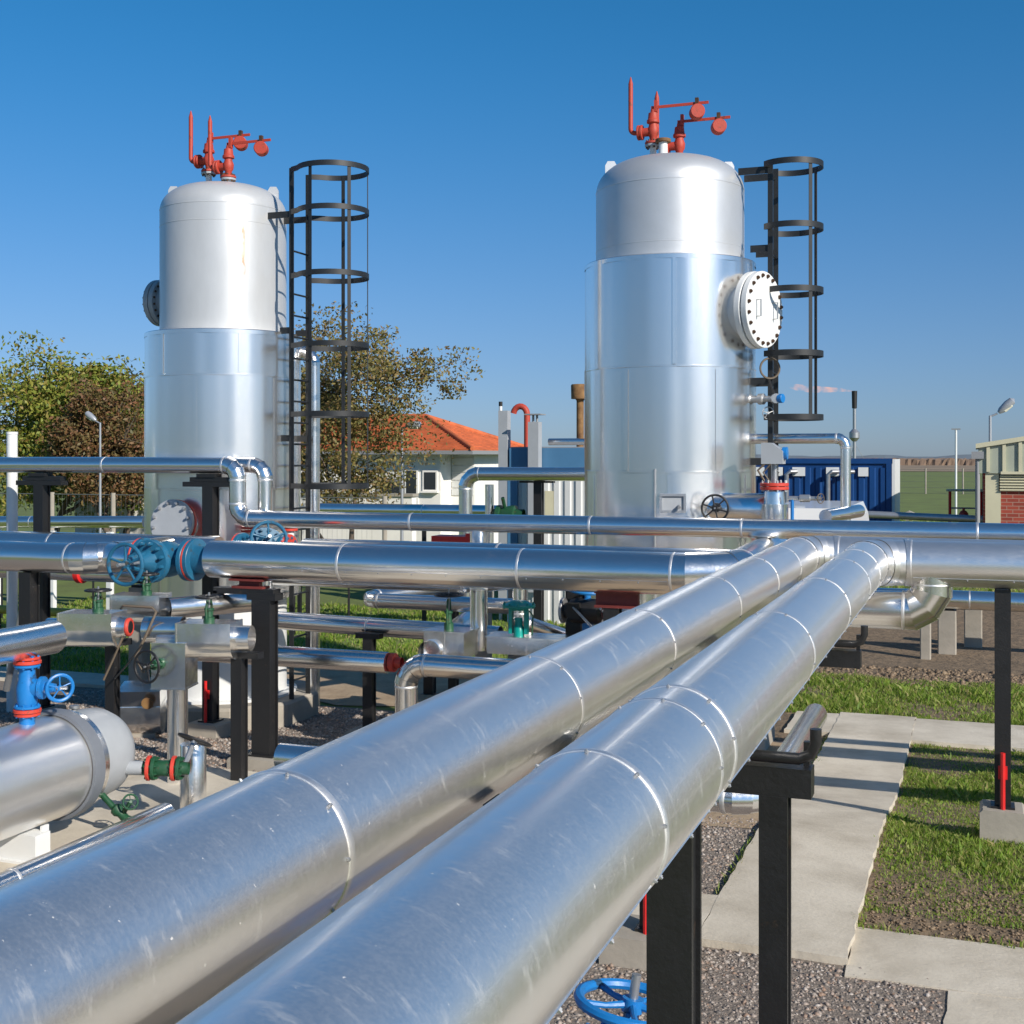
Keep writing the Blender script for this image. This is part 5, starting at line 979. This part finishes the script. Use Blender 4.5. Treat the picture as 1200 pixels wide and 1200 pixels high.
# wire fence beyond the lawn
th = Th('wire_fence', 'long wire mesh fence between lawn and field', 'fence', (0, 104, G0))
pm = MB().tube([(0, 0, 0), (0, 0, 2.0)], 0.06, 8).mesh('post'); pm.materials.append(M['concrete'])
for i in range(24): th.inst(pm, 'post', Matrix.Translation((-34+i*2.75, 104, G0)))
for z in (0.05, 0.5, 0.95, 1.4, 1.9): th.part(MB().tube([(-34, 104, G0+z), (31, 104, G0+z)], 0.009, 4), 'wire', 'wire')
wm = MB()
for i in range(430): x = -34+i*0.15; wm.box((x, 104, G0+0.97), (0.005, 0.005, 1.85))
o = th.part(wm, 'mesh', 'wire'); o['kind'] = 'stuff'
th = Th('wire_fence', 'wire mesh fence in front of the dense tree', 'fence', (-22, 26.5, G0))
for i in range(10): th.inst(pm, 'post', Matrix.Translation((-30+i*1.9, 26.5, G0)))
for z in (0.1, 0.7, 1.3, 1.95): th.part(MB().tube([(-30, 26.5, G0+z), (-12.9, 26.5, G0+z)], 0.012, 4), 'wire', 'wire')
wm = MB()
for i in range(130): wm.box((-30+i*0.13, 26.5, G0+1.0), (0.003, 0.003, 1.9))
o = th.part(wm, 'mesh', 'wire'); o['kind'] = 'stuff'
# hydrant stand and pipe on the lawn
th = Th('extinguisher_stand', 'red post stand with cream top bar on the lawn', 'stand', (-0.5, 33, G0)); th.part(MB().tube([(-0.62, 33, G0), (-0.62, 33, 1.80)], 0.035, 8), 'post', 'tag_red'); th.part(MB().tube([(0.1, 33, G0), (0.1, 33, 1.80)], 0.035, 8), 'post', 'tag_red'); th.part(MB().box((-0.25, 33, 1.82), (0.9, 0.5, 0.05)), 'top_bar', 'cream'); th.part(MB().box((-0.25, 33, 1.38), (0.8, 0.04, 0.04)), 'hanger_bar', 'grey_trim')
single(MB().lathe((-0.30, 32.93, 0.95), Z_, [(0, 0), (0, 0.09), (0.02, 0.11), (0.3, 0.11), (0.36, 0.07), (0.38, 0.03), (0.43, 0.03), (0.43, 0)], 16), 'fire_extinguisher', 'red', 'orange-red fire extinguisher hanging on the red stand', 'extinguisher', (-0.30, 32.93, 0.95))
th = Th('lawn_pipe', 'grey horizontal pipe with a red flange crossing the lawn', 'pipe', (-1.8, 31, 0.3)); th.part(MB().tube([(-2.5, 31, 1.28), (0.3, 31, 1.20)], 0.085, 16), 'run', 'steel'); th.part(MB().disc((-2.55, 31, 1.28), X_, 0.12, 0.06, 16), 'flange', 'flange_red'); th.part(MB().tube([(-2.6, 31, 1.28), (-2.7, 31, 1.24), (-2.72, 31, G0)], 0.09, 14), 'drop', 'white')
single(MB().extrude([(-0.4, 0), (0.4, 0), (0.35, 0.35), (0.1, 0.45), (-0.3, 0.25)], (-3.0, 60, G0), X_, Z_, Y_*0.6), 'stone', 'concrete', 'pale stone block lying on the lawn by the fence', 'stone', (-3.0, 60, G0))
# pipe rack far left
pipe('rack_pipe', 'silver pipe with a blunt end on white stands far behind the lobster-back elbow', [(-22.5, 19.0, 1.33), (-14.3, 19.4, 1.45)], 0.11, n=20, sec=3, caps=(False, True), base=(-16, 19.3, 1.3))
pipe('rack_pipe', 'lower pale pipe on the rear rack', [(-22.5, 20.2, 1.0), (-10.6, 20.2, 1.0)], 0.10, n=20, sec=3, base=(-16, 20.2, 0.9))
for x, lab in ((-17.6, 'white stand of the rear rack, outermost from the blunt pipe end'), (-16.3, 'white stand in the middle of the rear rack'), (-15.0, 'white stand near the blunt pipe end')): post(lab, x, 19.3, 1.26, 0.1, m='white', group='white rack stands')
th = Th('guard_rail', 'thin black guard rail along the rear pipe rack', 'railing', (-14, 18.2, G0))
for z in (0.75, 1.25): th.part(MB().tube([(-18.5, 18.2, z), (-9.5, 18.2, z)], 0.018, 6), 'rail', 'black')
for i in range(10): th.part(MB().tube([(-18.5+i*1.0, 18.2, G0), (-18.5+i*1.0, 18.2, 1.25)], 0.018, 6), 'stanchion', 'black')
single(MB().tube([(-10.28, 11.5, gz(11.5)), (-10.28, 11.5, 2.9), ], 0.06, 16).lathe((-10.28, 11.5, 2.9), Z_, [(0, 0.064), (0.03, 0.064), (0.03, 0)], 16), 'white_pipe', 'white', 'white upright pipe crossing behind the overhead pipe beside a T-topped post', 'pipe', (-10.28, 11.5, gz(11.5)))
th = Th('hydrant', 'teal threaded spindle with brass and red handle behind the blue valve', 'hydrant', (-9.3, 13.6, G0)); th.part(MB().tube([(-9.3, 13.6, G0), (-9.3, 13.6, 1.95)], 0.045, 12), 'spindle', 'blue')
for k in range(8): th.part(MB().torus((-9.3, 13.6, 1.5+0.055*k), Z_, 0.047, 0.012, 14, 6), 'thread', 'blue')
th.part(MB().lathe((-9.3, 13.6, 1.95), Z_, [(0, 0.03), (0.04, 0.06), (0.12, 0.05), (0.14, 0)], 12), 'cap', 'yellow'); th.part(MB().tube([(-9.62, 13.5, 2.0), (-8.9, 13.75, 2.0)], 0.035, 8), 'handle', 'oxide')
th = Th('low_wall', 'pale garden wall seen through the fence under the dense tree', 'wall', (-20, 33, G0)); th.part(shell_box(MB(), -27, -15.2, 33, 33.3, G0, 1.5), 'body', 'plaster'); th.part(shell_box(MB(), -27.05, -15.15, 32.95, 33.35, 1.5, 1.58), 'coping', 'concrete')

# ------------------------------------------------------------------ trees
def tree(name, label, x, y, trunk_h, top, rx, rz, leaves, lsize, m, seed, sparse=0.0, skew=0.0, multi=1, bare=0, low=0.4):
    rg = random.Random(seed); nr = np.random.default_rng(seed); g = G0
    th = Th(name, label, 'tree', (x, y, g), 'background trees'); tips = []
    tm = MB()
    def grow(p, d, L, r, lev):
        pts = [p]; rs = [r]; q = p; dd = d.copy()
        for i in range(4):
            dd = (dd+V((rg.gauss(0, .16), rg.gauss(0, .16), rg.gauss(0.03, .1)))).normalized(); q = q+dd*(L/4); pts.append(q); rs.append(r*(1-0.17*(i+1)))
        tm.tube(pts, rs, 7 if lev < 2 else 4, cap=False)
        if lev >= 3 or r < 0.012: tips.append(q); tips.append(pts[2]); return
        kids = rg.choice((3, 4)) if lev < 2 else 3
        for k in range(kids):
            t = pts[rg.choice((2, 3, 4))]; az = rg.uniform(0, 6.28); sp = rg.uniform(0.45, 0.95)
            nd = (dd+V((math.cos(az)*sp+skew*0.25, math.sin(az)*sp, rg.uniform(-0.15, 0.35)))).normalized()
            grow(t, nd, L*rg.uniform(0.6, 0.82), r*rg.uniform(0.45, 0.6), lev+1)
        tips.append(q)
    H_ = top-g
    for k in range(multi):
        a = 6.28*k/multi; grow(V((x+0.12*math.cos(a)*(multi > 1), y+0.12*math.sin(a)*(multi > 1), g-0.1)), V((0.25*math.cos(a)*(multi > 1), 0.25*math.sin(a)*(multi > 1), 1)).normalized(), H_*0.42, 0.13 if multi == 1 else 0.09, 0)
    # fit skeleton tips into the crown ellipsoid
    th.part(tm, 'trunk', 'bark', angle=80)
    cz = (top+g+trunk_h)/2; c = np.array([x+skew*0.3, y, cz]); rad = np.array([rx, rx, rz])
    # clumps inside an uneven crown
    K = 110; cl = nr.normal(0, 1, (K, 3)); cl /= np.linalg.norm(cl, axis=1)[:, None]; cl *= (nr.random((K, 1))**0.38)
    bumps = 1+0.22*np.sin(5*np.arctan2(cl[:, 1], cl[:, 0])+seed)+0.16*np.sin(7*cl[:, 2]+seed*2)
    cl = c+cl*rad*bumps[:, None]; cl = cl[cl[:, 2] > g+trunk_h*low]
    tp = np.array([[t.x, t.y, t.z] for t in tips]); tp = tp[nr.permutation(len(tp))[:90]]
    tp = tp[(np.abs((tp-c)/rad)**2).sum(1) < 1.5]
    cl = np.vstack([cl, tp]) if len(tp) else cl
    if sparse: cl = cl[nr.random(len(cl)) > sparse*(0.3+0.7*((cl[:, 0]-x)/rx*0.5+0.5))]
    idx = nr.integers(0, len(cl), leaves); rc = nr.uniform(0.18, 0.5, len(cl))*rx/2.3
    P = cl[idx]+np.clip(nr.normal(0, 1, (leaves, 3)), -1.35, 1.35)*rc[idx][:, None]*np.array([1, 1, 0.8])
    u = nr.normal(0, 1, (leaves, 3)); u /= np.linalg.norm(u, axis=1)[:, None]; w = nr.normal(0, 1, (leaves, 3)); w -= u*(u*w).sum(1)[:, None]; w /= np.linalg.norm(w, axis=1)[:, None]
    s = lsize*nr.uniform(0.6, 1.3, (leaves, 1)); v = np.stack([P-u*s, P+w*s*0.5, P+u*s, P-w*s*0.5], 1).reshape(-1, 3)-np.array(th.loc)
    F_ = np.arange(leaves*4).reshape(-1, 4); o = npmesh('crown', v, F_, m, None, 4); o.parent = th.o
    # twigs linking clumps to the skeleton so that leaves do not hover
    tw = MB(); tl_ = [V(t) for t in tips]
    for q in cl[::2]:
        q = V(q); t = min(tl_, key=lambda t_: (t_-q).length_squared); tw.tube([t, (t+q)/2+V((0, 0, 0.05)), q+V((rg.gauss(0, .1), rg.gauss(0, .1), 0.1))], [0.02, 0.013, 0.005], 4, cap=False)
    for k in range(bare):
        t = rg.choice(tl_); d = V((rg.uniform(0.2, 1), rg.uniform(-.5, .5), rg.uniform(0.0, 0.9))).normalized(); q = t+d*rg.uniform(0.5, 1.1)
        tw.tube([t, (t+q)/2+V((0, 0, rg.uniform(-.08, .1))), q], [0.014, 0.009, 0.003], 3, cap=False)
    o2 = th.part(tw, 'twigs', 'bark', angle=80); o2['kind'] = 'stuff'
    return th
tree('broadleaf_tree', 'dense green broad tree behind the wire fence', -25.9, 30.6, 1.0, 6.0, 2.3, 2.5, 42000, 0.075, 'leaf_green', 3)
tree('broadleaf_tree', 'reddish brown autumn tree next to the white-topped tank', -22.6, 29.6, 0.9, 4.9, 1.5, 2.0, 18000, 0.065, 'leaf_brown', 5, low=0.6)
tree('broadleaf_tree', 'thin-crowned green tree filling the gap behind the white-topped tank', -24.6, 32.5, 1.0, 6.0, 2.0, 2.3, 22000, 0.085, 'leaf_green', 9)
tree('broadleaf_tree', 'sparse half-bare tree with twin trunks before the orange roof', -15.0, 28.6, 1.1, 6.35, 2.3, 2.5, 26000, 0.055, 'leaf_olive', 12, sparse=0.35, skew=0.4, multi=2, bare=200)
